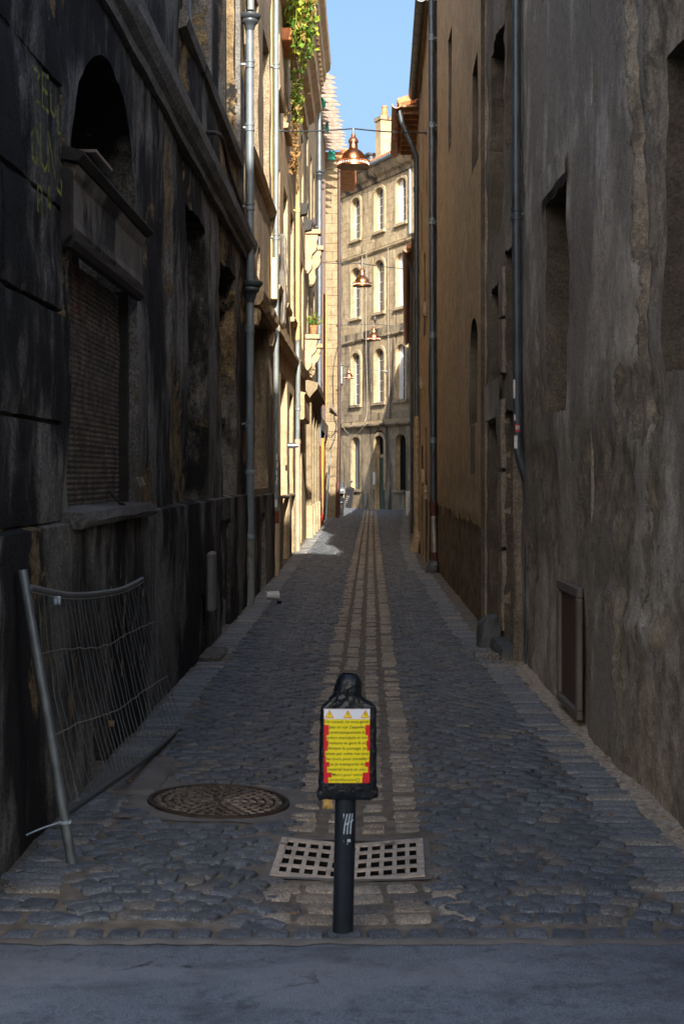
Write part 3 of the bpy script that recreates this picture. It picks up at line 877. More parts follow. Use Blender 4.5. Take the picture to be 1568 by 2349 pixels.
# yellow graffiti on the pier (spray strokes a few millimetres proud of the stone)
m = MB(FL)
def stroke(m, pts, w=.022, out=.052):
    vs = []
    for i, (s, z) in enumerate(pts):
        q = pts[min(i+1, len(pts)-1)]; p = pts[max(i-1, 0)]
        dx, dz = q[0]-p[0], q[1]-p[1]; L = math.hypot(dx, dz) or 1
        nx_, nz_ = -dz/L*w/2, dx/L*w/2
        vs += [(s + nx_, out, z + nz_), (s - nx_, out, z - nz_)]
    m.add(vs, [(2*i, 2*i+1, 2*i+3, 2*i+2) for i in range(len(pts)-1)])
def glyph(ch, s, z, h):
    w = h * .8
    G = {'Z': [[(0,1),(1,1),(0,0),(1,0)]], 'E': [[(1,1),(0,.9),(0,0),(1,0)], [(0,.5),(.8,.5)]], 'U': [[(0,1),(.1,.1),(.6,0),(.9,.2),(1,1)]], 'L': [[(0,1),(0,0),(1,.1)]],
         'O': [[(.5,1),(0,.7),(.1,.1),(.6,0),(1,.4),(.9,.9),(.5,1)]], 'N': [[(0,0),(0,1),(1,0),(1,1)]], 'S': [[(1,.9),(.4,1),(0,.7),(.9,.35),(.8,0),(0,.1)]], 'R': [[(0,0),(0,1),(.8,.9),(.8,.55),(.1,.5),(1,0)]], 'A': [[(0,0),(.5,1),(1,0)], [(.2,.4),(.8,.4)]]}[ch]
    for st in G: stroke(m, [(s + a*w, z + b*h) for a, b in st])
for txt, s, z, h in (('ZEUL', 6.40, 3.42, .15), ('OUNS', 6.36, 3.13, .18), ('RA', 6.48, 2.92, .14)):
    for i, ch in enumerate(txt): glyph(ch, s + i*.17, z - i*.012 + .02*((i*7) % 3 - 1), h*(.9 + .1*((i*5) % 3)))
m.build('graffiti', M['yellow_paint'], L1)['label'] = 'faded yellow spray paint letters'
# flaked paper scraps on the plinth
m = MB(FL)
random.seed(3)
for i in range(26):
    s, z = random.gauss(8.6, .35), random.gauss(.82, .16)
    h, w = random.uniform(.03, .14), random.uniform(.01, .035)
    m.add([(s, .092, z), (s + w, .094, z + .01), (s + w*.8, .093, z + h), (s - w*.3, .095, z + h*.8)], [(0, 1, 2, 3)])
o = m.build('torn_paper', M['cable_pale'], L1); o['kind'] = 'stuff'

def d_s(amp=.012, f=1.5, sd=0): return lambda s, z: amp*fbm(Vector((s*f, z*f, sd)))
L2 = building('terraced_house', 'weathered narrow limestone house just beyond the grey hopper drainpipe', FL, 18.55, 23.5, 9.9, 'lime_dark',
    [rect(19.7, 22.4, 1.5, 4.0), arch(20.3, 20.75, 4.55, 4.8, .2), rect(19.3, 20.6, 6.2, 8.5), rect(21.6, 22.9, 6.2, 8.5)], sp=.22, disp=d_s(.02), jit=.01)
window(FL, L2, 19.6, 22.5, 1.45, 4.05, -.2, 'panel', 'dark_wood')
window(FL, L2, 20.2, 20.85, 4.5, 5.1, -.25, 'panel', 'black_boards_and_shade')
for a, b in ((19.3, 20.6), (21.6, 22.9)): window(FL, L2, a, b, 6.2, 8.5, -.22, 'glass', 'white_frame', 2, 4)
moulding(FL, 19.4, 22.9, [(-.02, 4.02), (.10, 4.02), (.14, 4.10), (.16, 4.22), (.10, 4.30), (-.02, 4.32)], 'lime_old', L2, 'lintel', jit=.012)
for s in (19.45, 22.6): stone_block(FL, s, s + .28, 3.75, 4.05, .06, 'lime_old', L2, .04, -.05)
wall(FL, 18.56, 23.48, -.12, 1.4, [rect(20.2, 21.2, .02, 1.15)], 'soot_stone', L2, .16, d_s(.02, 2, 3), .05, None, None, 'plinth', .06, -.03, .01)
MB(FL).box((20.15, -.03, .03), (21.25, .0, 1.16)).build('cellar_door', M['fascia_wood'], L2)
moulding(FL, 18.56, 23.48, [(-.02, 5.9), (.06, 5.92), (.1, 6.0), (.08, 6.06), (-.02, 6.1)], 'lime_old', L2, 'string_course', jit=.006)

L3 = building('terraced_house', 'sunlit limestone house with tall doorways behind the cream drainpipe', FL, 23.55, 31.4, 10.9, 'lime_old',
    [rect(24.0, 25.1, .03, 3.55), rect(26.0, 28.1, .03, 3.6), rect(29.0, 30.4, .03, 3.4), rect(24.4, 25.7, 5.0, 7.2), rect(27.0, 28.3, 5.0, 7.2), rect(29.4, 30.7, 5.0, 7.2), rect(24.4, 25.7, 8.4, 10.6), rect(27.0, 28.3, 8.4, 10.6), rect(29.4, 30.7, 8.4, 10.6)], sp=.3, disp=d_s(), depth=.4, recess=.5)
for a, b, h in ((24.0, 25.1, 3.55), (26.0, 28.1, 3.6), (29.0, 30.4, 3.4)): window(FL, L3, a, b, .02, h, -.36, 'planks', 'shutter_tan', nx=6)
for z0, z1 in ((5.0, 7.2), (8.4, 10.6)):
    for a in (24.4, 27.0, 29.4):
        window(FL, L3, a, a + 1.3, z0, z1, -.3, 'glass', 'white_frame', 2, 4)
        moulding(FL, a - .12, a + 1.42, [(-.02, z0 - .14), (.08, z0 - .13), (.1, z0 - .05), (-.02, z0 - .002)], 'lime_old', L3, 'sill', jit=.004)
moulding(FL, 23.56, 31.39, [(-.02, 3.98), (.06, 3.98), (.09, 4.05), (.13, 4.10), (.13, 4.18), (-.02, 4.24)], 'lime_old', L3, 'string_course', jit=.005)
wall(FL, 23.56, 31.39, -.12, 1.3, [rect(23.95, 25.15, -.05, 1.31+.2), rect(25.95, 28.15, -.05, 1.5), rect(28.95, 30.45, -.05, 1.5)][:0] or [rect(24.0, 25.1, .03, 1.27), rect(26.0, 28.1, .03, 1.27), rect(29.0, 30.4, .03, 1.27)], 'lime_dark', L3, .2, d_s(.012, 2, 3), .0, None, None, 'plinth', .05, -.03, .004)

moulding(FL, 23.56, 31.39, [(-.02, 10.35), (.10, 10.4), (.12, 10.6), (.26, 10.68), (.30, 10.85), (.42, 10.95), (.45, 11.1), (-.02, 11.2)], 'lime_old', L3, 'eaves_cornice', jit=.008)
L4 = building('terraced_house', 'pale limestone house with projecting stone eaves cornice above hanging plants', FL, 31.45, 36.2, 10.9, 'lime_old',
    [rect(32.2, 34.6, .03, 2.75), rect(32.0, 33.1, 4.8, 6.9), rect(34.4, 35.5, 4.8, 6.9), rect(32.0, 33.1, 8.0, 10.0), rect(34.4, 35.5, 8.0, 10.0)], sp=.35, disp=d_s(), depth=.4, recess=.5, over=.1)
window(FL, L4, 32.2, 34.6, .02, 2.75, -.34, 'planks', 'shutter_tan', nx=7)
for z0, z1 in ((4.8, 6.9), (8.0, 10.0)):
    for a in (32.0, 34.4): window(FL, L4, a, a + 1.1, z0, z1, -.28, 'glass', 'white_frame', 2, 4)
moulding(FL, 31.9, 35.0, [(-.02, 2.95), (.16, 2.95), (.18, 3.0), (.18, 3.5), (.22, 3.55), (-.02, 3.6)], 'lime_old', L4, 'shop_fascia', jit=.003)
moulding(FL, 31.46, 36.2, [(-.02, 10.35), (.10, 10.4), (.12, 10.6), (.26, 10.68), (.30, 10.85), (.42, 10.95), (.45, 11.1), (-.02, 11.2)], 'lime_old', L4, 'eaves_cornice', jit=.008)
moulding(FL, 31.46, 36.19, [(-.02, 4.1), (.1, 4.12), (.13, 4.25), (-.02, 4.3)], 'lime_old', L4, 'string_course', jit=.004)

L5 = building('terraced_house', 'cream limestone house with pillared shopfront, carved brackets and high moulded eaves', FL, 36.25, 44.3, 13.6, 'lime_clean',
    [rect(37.6, 38.9, .03, 3.4), rect(39.7, 41.0, .03, 3.4), rect(41.8, 43.1, .03, 3.4), rect(37.4, 38.5, 5.0, 7.2), rect(40.0, 41.1, 5.0, 7.2), rect(42.4, 43.5, 5.0, 7.2), rect(37.4, 38.5, 8.6, 10.8), rect(40.0, 41.1, 8.6, 10.8), rect(42.4, 43.5, 8.6, 10.8)], sp=.4, disp=d_s(.008), depth=.4, recess=.5)
for a in (37.6, 39.7, 41.8): window(FL, L5, a, a + 1.3, .02, 3.4, -.36, 'planks', 'shutter_tan', nx=5)
for z0, z1 in ((5.0, 7.2), (8.6, 10.8)):
    for a in (37.4, 40.0, 42.4):
        window(FL, L5, a, a + 1.1, z0, z1, -.28, 'glass', 'white_frame', 2, 4)
moulding(FL, 37.0, 44.2, [(-.02, 3.6), (.08, 3.62), (.12, 3.75), (.2, 3.85), (.3, 3.95), (.32, 4.1), (-.02, 4.2)], 'lime_clean', L5, 'shopfront_cornice', jit=.004)
for s in (37.2, 39.1, 41.2, 43.3):
    MB(FL).bevbox((s, 0, 0), (s + .32, .14, 3.6), .012).build('pilaster', M['lime_clean'], L5)
    MB(FL).bevbox((s - .03, .0, 0), (s + .35, .18, .9), .02).build('pilaster_base', M['lime_old'], L5)
def console(fr, s, w, ztop, h, out, mat, parent):
    prof = [(0, ztop), (out, ztop), (out*1.02, ztop - h*.12), (out*.92, ztop - h*.2), (out*.98, ztop - h*.3), (out*.85, ztop - h*.42), (out*.55, ztop - h*.52), (out*.5, ztop - h*.62), (out*.58, ztop - h*.74), (out*.5, ztop - h*.88), (out*.25, ztop - h), (0, ztop - h)]
    o = MB(fr).prism(prof, s, s + w, 'OZ').build('carved_bracket', M[mat], parent)
    MB(fr).bevbox((s - .06, 0, ztop + .002), (s + w + .06, out + .08, ztop + .12), .015).build('bracket_slab', M[mat], o)
for s in (36.6, 39.2): console(FL, s, .3, 7.9, 1.0, .32, 'lime_old', L5); console(FL, s, .3, 5.2, .8, .30, 'lime_old', L5)
moulding(FL, 36.3, 44.28, [(-.02, 13.0), (.08, 13.0), (.10, 13.5), (.2, 13.55), (.2, 13.9), (.3, 13.95), (.34, 14.2), (.46, 14.3), (.48, 14.55), (-.02, 14.7)], 'lime_old', L5, 'eaves_cornice', jit=.006)
for i in range(15): MB(FL).box((36.5 + i*.5, .2, 13.64), (36.5 + i*.5 + .22, .27, 13.88)).build('dentil', M['lime_old'], L5)

L6 = building('building_site_house', 'house under repair with bare roof boards and green netting beside the pale pier', FL, 44.35, 55.0, 14.2, 'lime_dark', [rect(46, 48.4, .05, 2.9), rect(50, 52, .05, 2.9), rect(46, 47.2, 5, 7.2), rect(50, 51.2, 5, 7.2)], sp=.5, disp=d_s(.02), roof='old_wood', over=.02)
for a, b, c, d in ((46, 48.4, .05, 2.9), (50, 52, .05, 2.9), (46, 47.2, 5, 7.2), (50, 51.2, 5, 7.2)): window(FL, L6, a, b, c, d, -.2, 'planks', 'old_wood', nx=6)
random.seed(21)
for i in range(19):                                  # bare roof boards that stick out over the street
    s = 45.0 + i * .54 + random.uniform(-.04, .04)
    L = .62 + .012 * i + random.uniform(-.06, .05)
    zt = 14.35 + random.uniform(-.03, .03)
    m = MB(FL)
    q = [(-.5, zt + .5), (.02, zt + .24), (L, zt - .10), (L, zt - .13), (.02, zt - .16), (-.5, zt + .1)]
    m.prism(q, s, s + .03, 'OZ')
    m.build('roof_board', M['old_wood'], L6)
for (s, z0, z1, o0, o1) in ((44.6, 13.7, 14.6, .06, .14), (47.5, 14.0, 14.4, .1, .2), (50.5, 13.9, 14.3, .15, .25), (54.3, 13.75, 14.1, .15, .4)):
    MB(FL).grid(6, 10, lambda a, b: (s + .25*a + .05*noise.noise(Vector((a*4, b*5, s))), o0 + (o1-o0)*a + .08*noise.noise(Vector((a*3, b*4, s+2))), z0 + (z1-z0)*b + .1*noise.noise(Vector((a*5, s, 1))))).build('netting', M['netting_green'], L6, True, .01)
moulding(FL, 44.36, 54.9, [(-.02, 3.2), (.1, 3.2), (.12, 3.6), (-.02, 3.65)], 'old_wood', L6, 'beam', jit=.01)

# pale ashlar pier that stands forward of the row, facing the viewer
FP = Frame((-2.6, 55.05), (-1.04, 55.05))
L7 = empty('corner_pier_house', (-2.5, 57, 0), 'pale ashlar house end standing forward into the street, brown pipe at its corner', 'building')
MB().box((-6.0, 55.12, -.1), (-1.10, 61.0, 14.1)).build('shell', M['lime_clean'], L7)
random.seed(31)
z = -.05; k = 0
while z < 14.1:
    h = random.uniform(.30, .40)
    jn = -1.45 + (.16 if k % 2 else -.12) + random.uniform(-.04, .04)
    for a, b in ((-2.55, jn), (jn, -1.045)):
        MB().bevbox((a + .004, 55.04 - random.uniform(0, .015), z + .004), (b - .004, 55.115, min(14.1, z + h) - .004), .006).build('stone_block', M['lime_clean'], L7)
    z += h; k += 1
FQ = Frame((-1.04, 0), (-1.04, 1))
wall(FQ, 55.06, 61, -.1, 14.1, [rect(57, 58, 5, 7), rect(57, 58, 8.6, 10.6), rect(57, 58.2, .03, 2.6)], 'lime_clean', L7, .6, d_s(.01), .055)
MB(FQ).box((55.0, -.5, 13.9), (61.2, .55, 13.96)).build('roof_soffit', M['soffit_wood'], L7)
MB(FQ).box((55.0, -5, 13.963), (61.2, .6, 14.2)).build('roof', M['terracotta'], L7)
for i in range(22): MB(FQ).tube([(55.1 + i*.27, .64, 14.16), (55.1 + i*.27, .1, 14.32)], .10, 8).build('roof_tile', M['terracotta'], L7, True)

# ------------------------------------------------------------------ right side
FR1 = Frame((1.61, 0), (1.61 - .195, 10), True)
def p_grey(s, z):
    a = .5 + .7*noise.noise(Vector((s*.9, z*.7, 17.7))) + .3*noise.noise(Vector((s*3.1, z*2.6, 13.3)))
    w = .34
    ck = 7.45 + .35*(z - 2.2)*.55 + .10*noise.noise(Vector((0, z*2.5, 5)))
    if 1.6 < z < 5.2 and abs(s - ck) < .16 + .10*noise.noise(Vector((s, z*1.7, 2))): w = .75
    if s < 8.3 and z < 2.3: w = .60
    if s < 7.5 and z > 2.3: w = .55
    if .85 < z < 1.9 and s > 8.3: w = .50
    return max(0, min(1, a * .8 * w / .42))
def d_grey(s, z):
    d = .028*fbm(Vector((s*.8, z*.8, 21))) + .008*fbm(Vector((s*5, z*5, 22))) - .05*max(0, min(1, (p_grey(s, z) - .45)*4))*(.6 + .5*noise.noise(Vector((s*6, z*6, 3))))
    # a long open crack from the top down past the blocked window
    c = 7.45 + .35*(z - 2.2)*.55 + .10*noise.noise(Vector((0, z*2.5, 5)))
    if 2.0 < z < 5.2 and abs(s - c) < .07: d -= .07*(1 - abs(s - c)/.07)
    # worn ledge of the lower courses
    if z < .98 + .05*noise.noise(Vector((s*1.5, 0, 8))) and s < 9.0: d += .035
    return d
R1 = building('corner_house', 'grey-brown rough rendered house with blocked windows on the near right', FR1, 4.0, 9.1, 5.0, 'grey_render', [rect(5.3, 7.12, 2.2, 3.78)], sp=.085, disp=d_grey, peel=p_grey, damp=lambda s, z: max(0, min(1, 1.2 - abs(z - 1.5)*.7)), depth=.3, recess=.45, jit=.014)
wing(R1, FR1, 9.1, 12.45, 6.6, 'grey_render', [rect(10.0, 11.0, 2.16, 3.78), rect(10.2, 11.2, 5.4, 6.5)], sp=.085, disp=d_grey, peel=p_grey, damp=lambda s, z: max(0, min(1, 1.2 - abs(z - 1.5)*.7)), depth=.3, recess=.45, jit=.014)  # unseen roof heights set to admit light and place the sun patch
MB().box((1.56, 3.95, -.1), (6.5, 3.99, 5.0)).build('end_wall', M['grey_render'], R1)
random.seed(9)
zz = 2.18
for h in (.36, .33, .30, .34, .16):
    a = 5.25; 
    for b in (6.05 + random.uniform(-.1, .1), 6.75 + random.uniform(-.1, .1), 7.17):
        stone_block(FR1, a, b, zz, zz + h, -.20 + random.uniform(-.02, .02), 'rough_stone', R1, .03, -.28, 7, .02); a = b
    zz += h
window(FR1, R1, 5.2, 7.2, 3.5, 3.85, -.27, 'panel', 'recess_shade')  # dark panel puts the shade at the recess top into the colour
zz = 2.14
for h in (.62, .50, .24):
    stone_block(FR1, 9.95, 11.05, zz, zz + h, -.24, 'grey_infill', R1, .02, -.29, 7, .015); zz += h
window(FR1, R1, 9.95, 11.05, 3.4, 3.85, -.28, 'panel', 'recess_shade')  # dark panel for the shade under the lintel
window(FR1, R1, 10.15, 11.25, 5.35, 6.55, -.2, 'panel', 'recess_shade')
# sloping plaster lintel and jamb bands round the blocked window
wall(FR1, 9.86, 11.16, 3.80, 4.0, [], 'grey_render', R1, .08, lambda s, z: .012*fbm(Vector((s*4, z*4, 1))), .1, None, None, 'lintel', .045)
# metal hatch by the pavement
hm = MB(FR1).box((9.27, .01, .16), (10.03, .035, .91)).build('hatch', M['hatch_door'], R1); hm['label'] = 'low brown metal hatch with pale steel frame'
for a in ((9.22, .02, .90, 10.08, .062, .97), (9.22, .02, .11, 10.08, .062, .17), (9.22, .02, .17, 9.29, .062, .90), (10.01, .02, .17, 10.08, .062, .90)):
    MB(FR1).bevbox(a[:3], a[3:], .008).build('hatch_frame', M['hatch_metal'], hm)

FRB = Frame((1.36, 0), (1.36 - .06, 10), True)
p_b = lambda s, z: max(0, min(1, .45 + .6*noise.noise(Vector((s*1.5, z*1.2, 41)))))
R1b = building('doorway_bay', 'narrow stone bay with walled-up door and small windows behind the dark blue pipe', FRB, 12.47, 15.45, 7.1, 'rough_stone',
    [rect(13.85, 15.0, .03, 2.25), rect(13.85, 15.0, 2.66, 3.62), rect(13.8, 15.0, 4.1, 6.1), rect(12.68, 13.5, .25, 2.3), rect(12.68, 13.5, 2.75, 3.8), rect(12.7, 13.5, 4.7, 6.3)], sp=.085, disp=lambda s, z: -.05 + .03*fbm(Vector((s*1.5, z*1.5, 4))) + .012*fbm(Vector((s*6, z*6, 4))), depth=.32, recess=.45, jit=.02, peel=p_b)
for a, b, c, d, mm, dp in ((13.8, 15.05, 0, 2.3, 'grey_infill', -.26), (13.8, 15.05, 2.6, 3.7, 'black_boards_and_shade', -.3), (13.75, 15.05, 4.05, 6.2, 'recess_shade', -.3), (12.6, 13.55, .2, 2.35, 'grey_infill', -.22), (12.6, 13.55, 2.7, 3.85, 'recess_shade', -.28), (12.6, 13.55, 4.6, 6.4, 'recess_shade', -.28)):
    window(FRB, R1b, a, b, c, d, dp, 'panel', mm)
wall(FRB, 13.66, 15.2, 2.27, 2.64, [], 'grey_render', R1b, .1, lambda s, z: .01*fbm(Vector((s*4, z*4, 1))), .1, None, None, 'lintel', .0)
for a, b in ((.2, 1.0), (1.0, 1.75), (1.75, 2.45)): stone_block(FRB, 13.5, 13.84, a, b, -.03, 'rough_stone', R1b, .035, -.1, 7, .02)
for a, b in ((2.66, 3.2), (3.2, 3.7)): stone_block(FRB, 13.52, 13.84, a, b, -.03, 'rough_stone', R1b, .03, -.1, 7, .02)
stone_block(FRB, 12.55, 13.7, .0, .17, .06, 'guard_stone', R1b, .03, -.3, 7, .02, 'door_step')

FR2 = Frame((1.342, 0), (1.342 - .047, 10), True)
def p_tan(s, z):
    e = 1.18 + .06*noise.noise(Vector((s*2, 0, 3)))
    return (1.0 if z < e else 0) * .72 + max(0, .25*noise.noise(Vector((s*2, z*.6, 9))))
D_TAN = lambda s, z: .014*fbm(Vector((s*.7, z*.7, 31))) + .004*fbm(Vector((s*6, z*6, 3))) - (.02 if z < 1.18 else 0) + (.02*fbm(Vector((s*4, z*4, 8))) if z < 1.2 else 0)
DM_TAN = lambda s, z: max(0, 1.0 - abs(z - 1.6)*.8)
R2 = building('rendered_house', 'tall tan rendered house with slit window and arched niche on the right', FR2, 15.47, 20.2, 8.6, 'tan_render',
    [rect(15.95, 16.85, 5.25, 6.45), arch(16.15, 17.2, 2.3, 3.2, .34)], sp=.11, disp=D_TAN, peel=p_tan, damp=DM_TAN, depth=.25, recess=.4, jit=.008, endout=.012)
wing(R2, FR2, 20.2, 24.3, 10.2, 'tan_render', [rect(20.6, 21.3, 6.5, 8.2)], sp=.14, disp=D_TAN, peel=p_tan, damp=DM_TAN, depth=.25, recess=.4, endout=-.03)  # unseen roof stepped so that sun reaches farther along the paving
#*fbm(Vector((s*.7, z*.7, 31))) + .004*fbm(Vector((s*6, z*6, 3))) - (.02 if z < 1.18 else 0) + (.02*fbm(Vector((s*4, z*4, 8))) if z < 1.2 else 0), peel=p_tan, damp=lambda s, z: max(0, 1.0 - abs(z - 1.6)*.8), depth=.25, recess=.4, jit=.008)
window(FR2, R2, 15.9, 16.9, 5.2, 6.5, -.2, 'panel', 'recess_shade'); window(FR2, R2, 16.1, 17.25, 2.25, 3.6, -.12, 'panel', 'grey_infill'); window(FR2, R2, 20.4, 21.4, 6.4, 8.3, -.2, 'panel', 'recess_shade')  # near-black panels give the slit windows a painted unlit interior
wall(FR2, 16.4, 17.0, 1.72, 2.28, [], 'rough_stone', R2, .1, lambda s, z: .01*fbm(Vector((s*5, z*5, 4))), .1, None, None, 'patch', .004)

FR3 = Frame((.825, 0), (.825 + .118, 10), True)
R2b = building('rendered_house', 'old cracked ochre house stepping out past the black drainpipe, tiled eaves above', FR3, 24.6, 31.0, 9.9, 'tan_render',
    [rect(27.2, 27.9, 4.4, 6.0), rect(26.2, 27.0, .03, 2.6), rect(28.6, 29.4, .05, 2.3), rect(29.4, 30.0, 6.4, 7.6)], sp=.16, disp=lambda s, z: .03*fbm(Vector((s*1.0, z*.5, 35))), peel=lambda s, z: max(0, .30 + .45*noise.noise(Vector((s*1.6, z*.5, 6)))), damp=lambda s, z: .4, depth=.2)
for a, b, c, d in ((27.2, 27.9, 4.4, 6.0), (26.2, 27.0, .03, 2.6), (28.6, 29.4, .05, 2.3), (29.4, 30.0, 6.4, 7.6)): window(FR3, R2b, a, b, c, d, -.14, 'planks', 'shutter_tan', nx=4)
for s, z in ((26.0, 1.25), (27.6, 1.55), (26.0, 4.6), (28.2, 3.4)): stone_block(FR3, s, s + .3, z, z + .28, .05, 'guard_stone_tan', R2b, .05, -.05)
FR4 = Frame((.825, 0), (.825 + .118, 10), True)
def eaves(fr, s0, s1, z, over, parent, gut='zinc_dark'):
    MB(fr).box((s0, -.3, z - .02), (s1, over, z + .02)).build('eaves_soffit', M['soffit_wood'], parent)
    m_ = MB(fr)
    n = int((s1 - s0) / .5)
    for i in range(n): MB(fr).box((s0 + .2 + i*.5, -.05, z - .12), (s0 + .28 + i*.5, over - .03, z - .022)).build('rafter', M['soffit_wood'], parent)
    prof = [(over + .13 + .10*math.cos(math.pi*k/8 + math.pi), z + .02 + .10*math.sin(math.pi*k/8 + math.pi)) for k in range(9)]
    prof += [(over + .13 + .088*math.cos(-math.pi*k/8), z + .02 + .088*math.sin(-math.pi*k/8)) for k in range(9)]
    gt = moulding(fr, s0 - .1, s1 + .1, prof, gut, parent, 'gutter', 2, 0)
    for i in range(int((s1 - s0) / .6)):
        pr = [(over + .13 + .106*math.cos(math.pi*k/8 + math.pi), z + .02 + .106*math.sin(math.pi*k/8 + math.pi)) for k in range(9)] + [(over + .13 + .1*math.cos(-math.pi*k/8), z + .02 + .1*math.sin(-math.pi*k/8)) for k in range(9)]
        moulding(fr, s0 + i*.6, s0 + i*.6 + .03, pr, gut, gt, 'gutter_bracket', 1, 0)
    n = int((s1 - s0) / .24)
    me = None
    for i in range(n):
        s = s0 + (i + .5)*(s1 - s0)/n
        o = MB(fr).tube([(s, over + .09, z + .085), (s, over - .5, z + .25)], .11, 8).build('roof_tile', M['terracotta'], parent, True)
eaves(FR3, 24.65, 30.9, 9.95, .02, R2b)
R3 = building('rendered_house', 'ochre house with deep wooden eaves and copper-brown gutter over the lane', FR4, 31.05, 36.3, 9.75, 'tan_render', [rect(32.5, 33.4, 5.6, 7.4), rect(32.5, 33.5, .03, 2.5), rect(34.5, 35.3, 5.6, 7.4)], sp=.3, disp=d_s(.02), depth=.2, peel=lambda s, z: .15, damp=lambda s, z: .2)
for a, b, c, d in ((32.5, 33.4, 5.6, 7.4), (32.5, 33.5, .03, 2.5), (34.5, 35.3, 5.6, 7.4)): window(FR4, R3, a, b, c, d, -.14, 'planks', 'shutter_tan', nx=4)
eaves(FR4, 31.2, 35.8, 9.80, .38, R3, 'copper_dull')
FR5 = Frame((.23, 0), (.23 + .283, 10), True)
R4 = building('rendered_house', 'low ochre house with long brown gutter at the far right of the lane', FR5, 36.4, 66.0, 7.75, 'tan_render', [rect(40, 41.0, 4.2, 5.9), rect(44, 45, 4.2, 5.9), rect(49, 50, 4.2, 5.9), rect(40, 41.1, .03, 2.5), rect(47, 48.2, .03, 2.6), rect(54, 55, 4.2, 5.9)], sp=.5, disp=d_s(.03), depth=.2, peel=lambda s, z: .2, damp=lambda s, z: .2)
for a, b, c, d in ((40, 41.0, 4.2, 5.9), (44, 45, 4.2, 5.9), (49, 50, 4.2, 5.9), (40, 41.1, .03, 2.5), (47, 48.2, .03, 2.6), (54, 55, 4.2, 5.9)): window(FR5, R4, a, b, c, d, -.14, 'planks', 'shutter_tan', nx=4)
eaves(FR5, 38.6, 65.8, 7.80, .08, R4, 'copper_dull')

# ------------------------------------------------------------------ building that closes the view
FF = Frame((-1.25, 73.6), (2.2, 66.0))
cols = (1.95, 4.75, 7.2)
rows_ = ((1.0, 3.35, .28), (5.25, 7.55, .32), (9.65, 11.85, .32), (13.6, 15.4, .3))
holes = []
for c in cols:
    for (z0, z1, rs) in rows_:
        if c == 4.75 and z0 < 2: holes.append(arch(c - .62, c + .62, .03, z1 + .25, .3, 6))
        else: holes.append(arch(c - .54, c + .54, z0, z1, rs, 6))
FB = building('corner_mansion', 'tall soot-streaked limestone building with arched windows closing the end of the lane', FF, -5.0, 13.5, 16.3, 'lime_far', holes, sp=.5, disp=None, depth=.32, recess=.5, over=.1, back=7)
random.seed(77)
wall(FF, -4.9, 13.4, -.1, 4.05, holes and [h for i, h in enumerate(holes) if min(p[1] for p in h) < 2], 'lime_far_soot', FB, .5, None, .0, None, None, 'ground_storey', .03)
items = []
z = 4.40; k = 0
while z < 15.95:
    h = .355
    if any(abs(z + h/2 - q) < .2 for q in (8.45, 12.65)): z += .2; continue
    s = -.5 + (.35 if k % 2 else 0)
    while s < 9.9:
        L = random.uniform(.55, .8)
        segs = [(s, s + L)]
        for c in cols:
            for (z0, z1, rs) in rows_[1:]:
                if z + h > z0 - .16 and z < z1 + rs + .2:
                    ns_ = []
                    for a, b in segs:
                        lo, hi = c - .74, c + .74
                        if b <= lo or a >= hi: ns_.append((a, b))
                        else:
                            if a < lo: ns_.append((a, lo))
                            if b > hi: ns_.append((hi, b))
                    segs = ns_
        for a, b in segs:
            if b - a > .1: items.append((a, b, z, z + h))
        s += L
    z += h; k += 1
rest = {'lime_far': MB(FF), 'lime_far_soot': MB(FF)}
items.sort(key=lambda q: -q[0] + random.uniform(0, 3))
for i, (a, b, c, d) in enumerate(items):
    o_ = .012 + random.uniform(0, .012)
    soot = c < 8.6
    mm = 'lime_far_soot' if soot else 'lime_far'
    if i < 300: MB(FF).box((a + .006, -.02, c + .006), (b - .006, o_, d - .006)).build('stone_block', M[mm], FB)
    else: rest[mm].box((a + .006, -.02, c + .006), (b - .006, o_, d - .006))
for k_, mbx in rest.items():
    if mbx.v: mbx.build('stone_blocks', M[k_], FB)['kind'] = 'stuff'
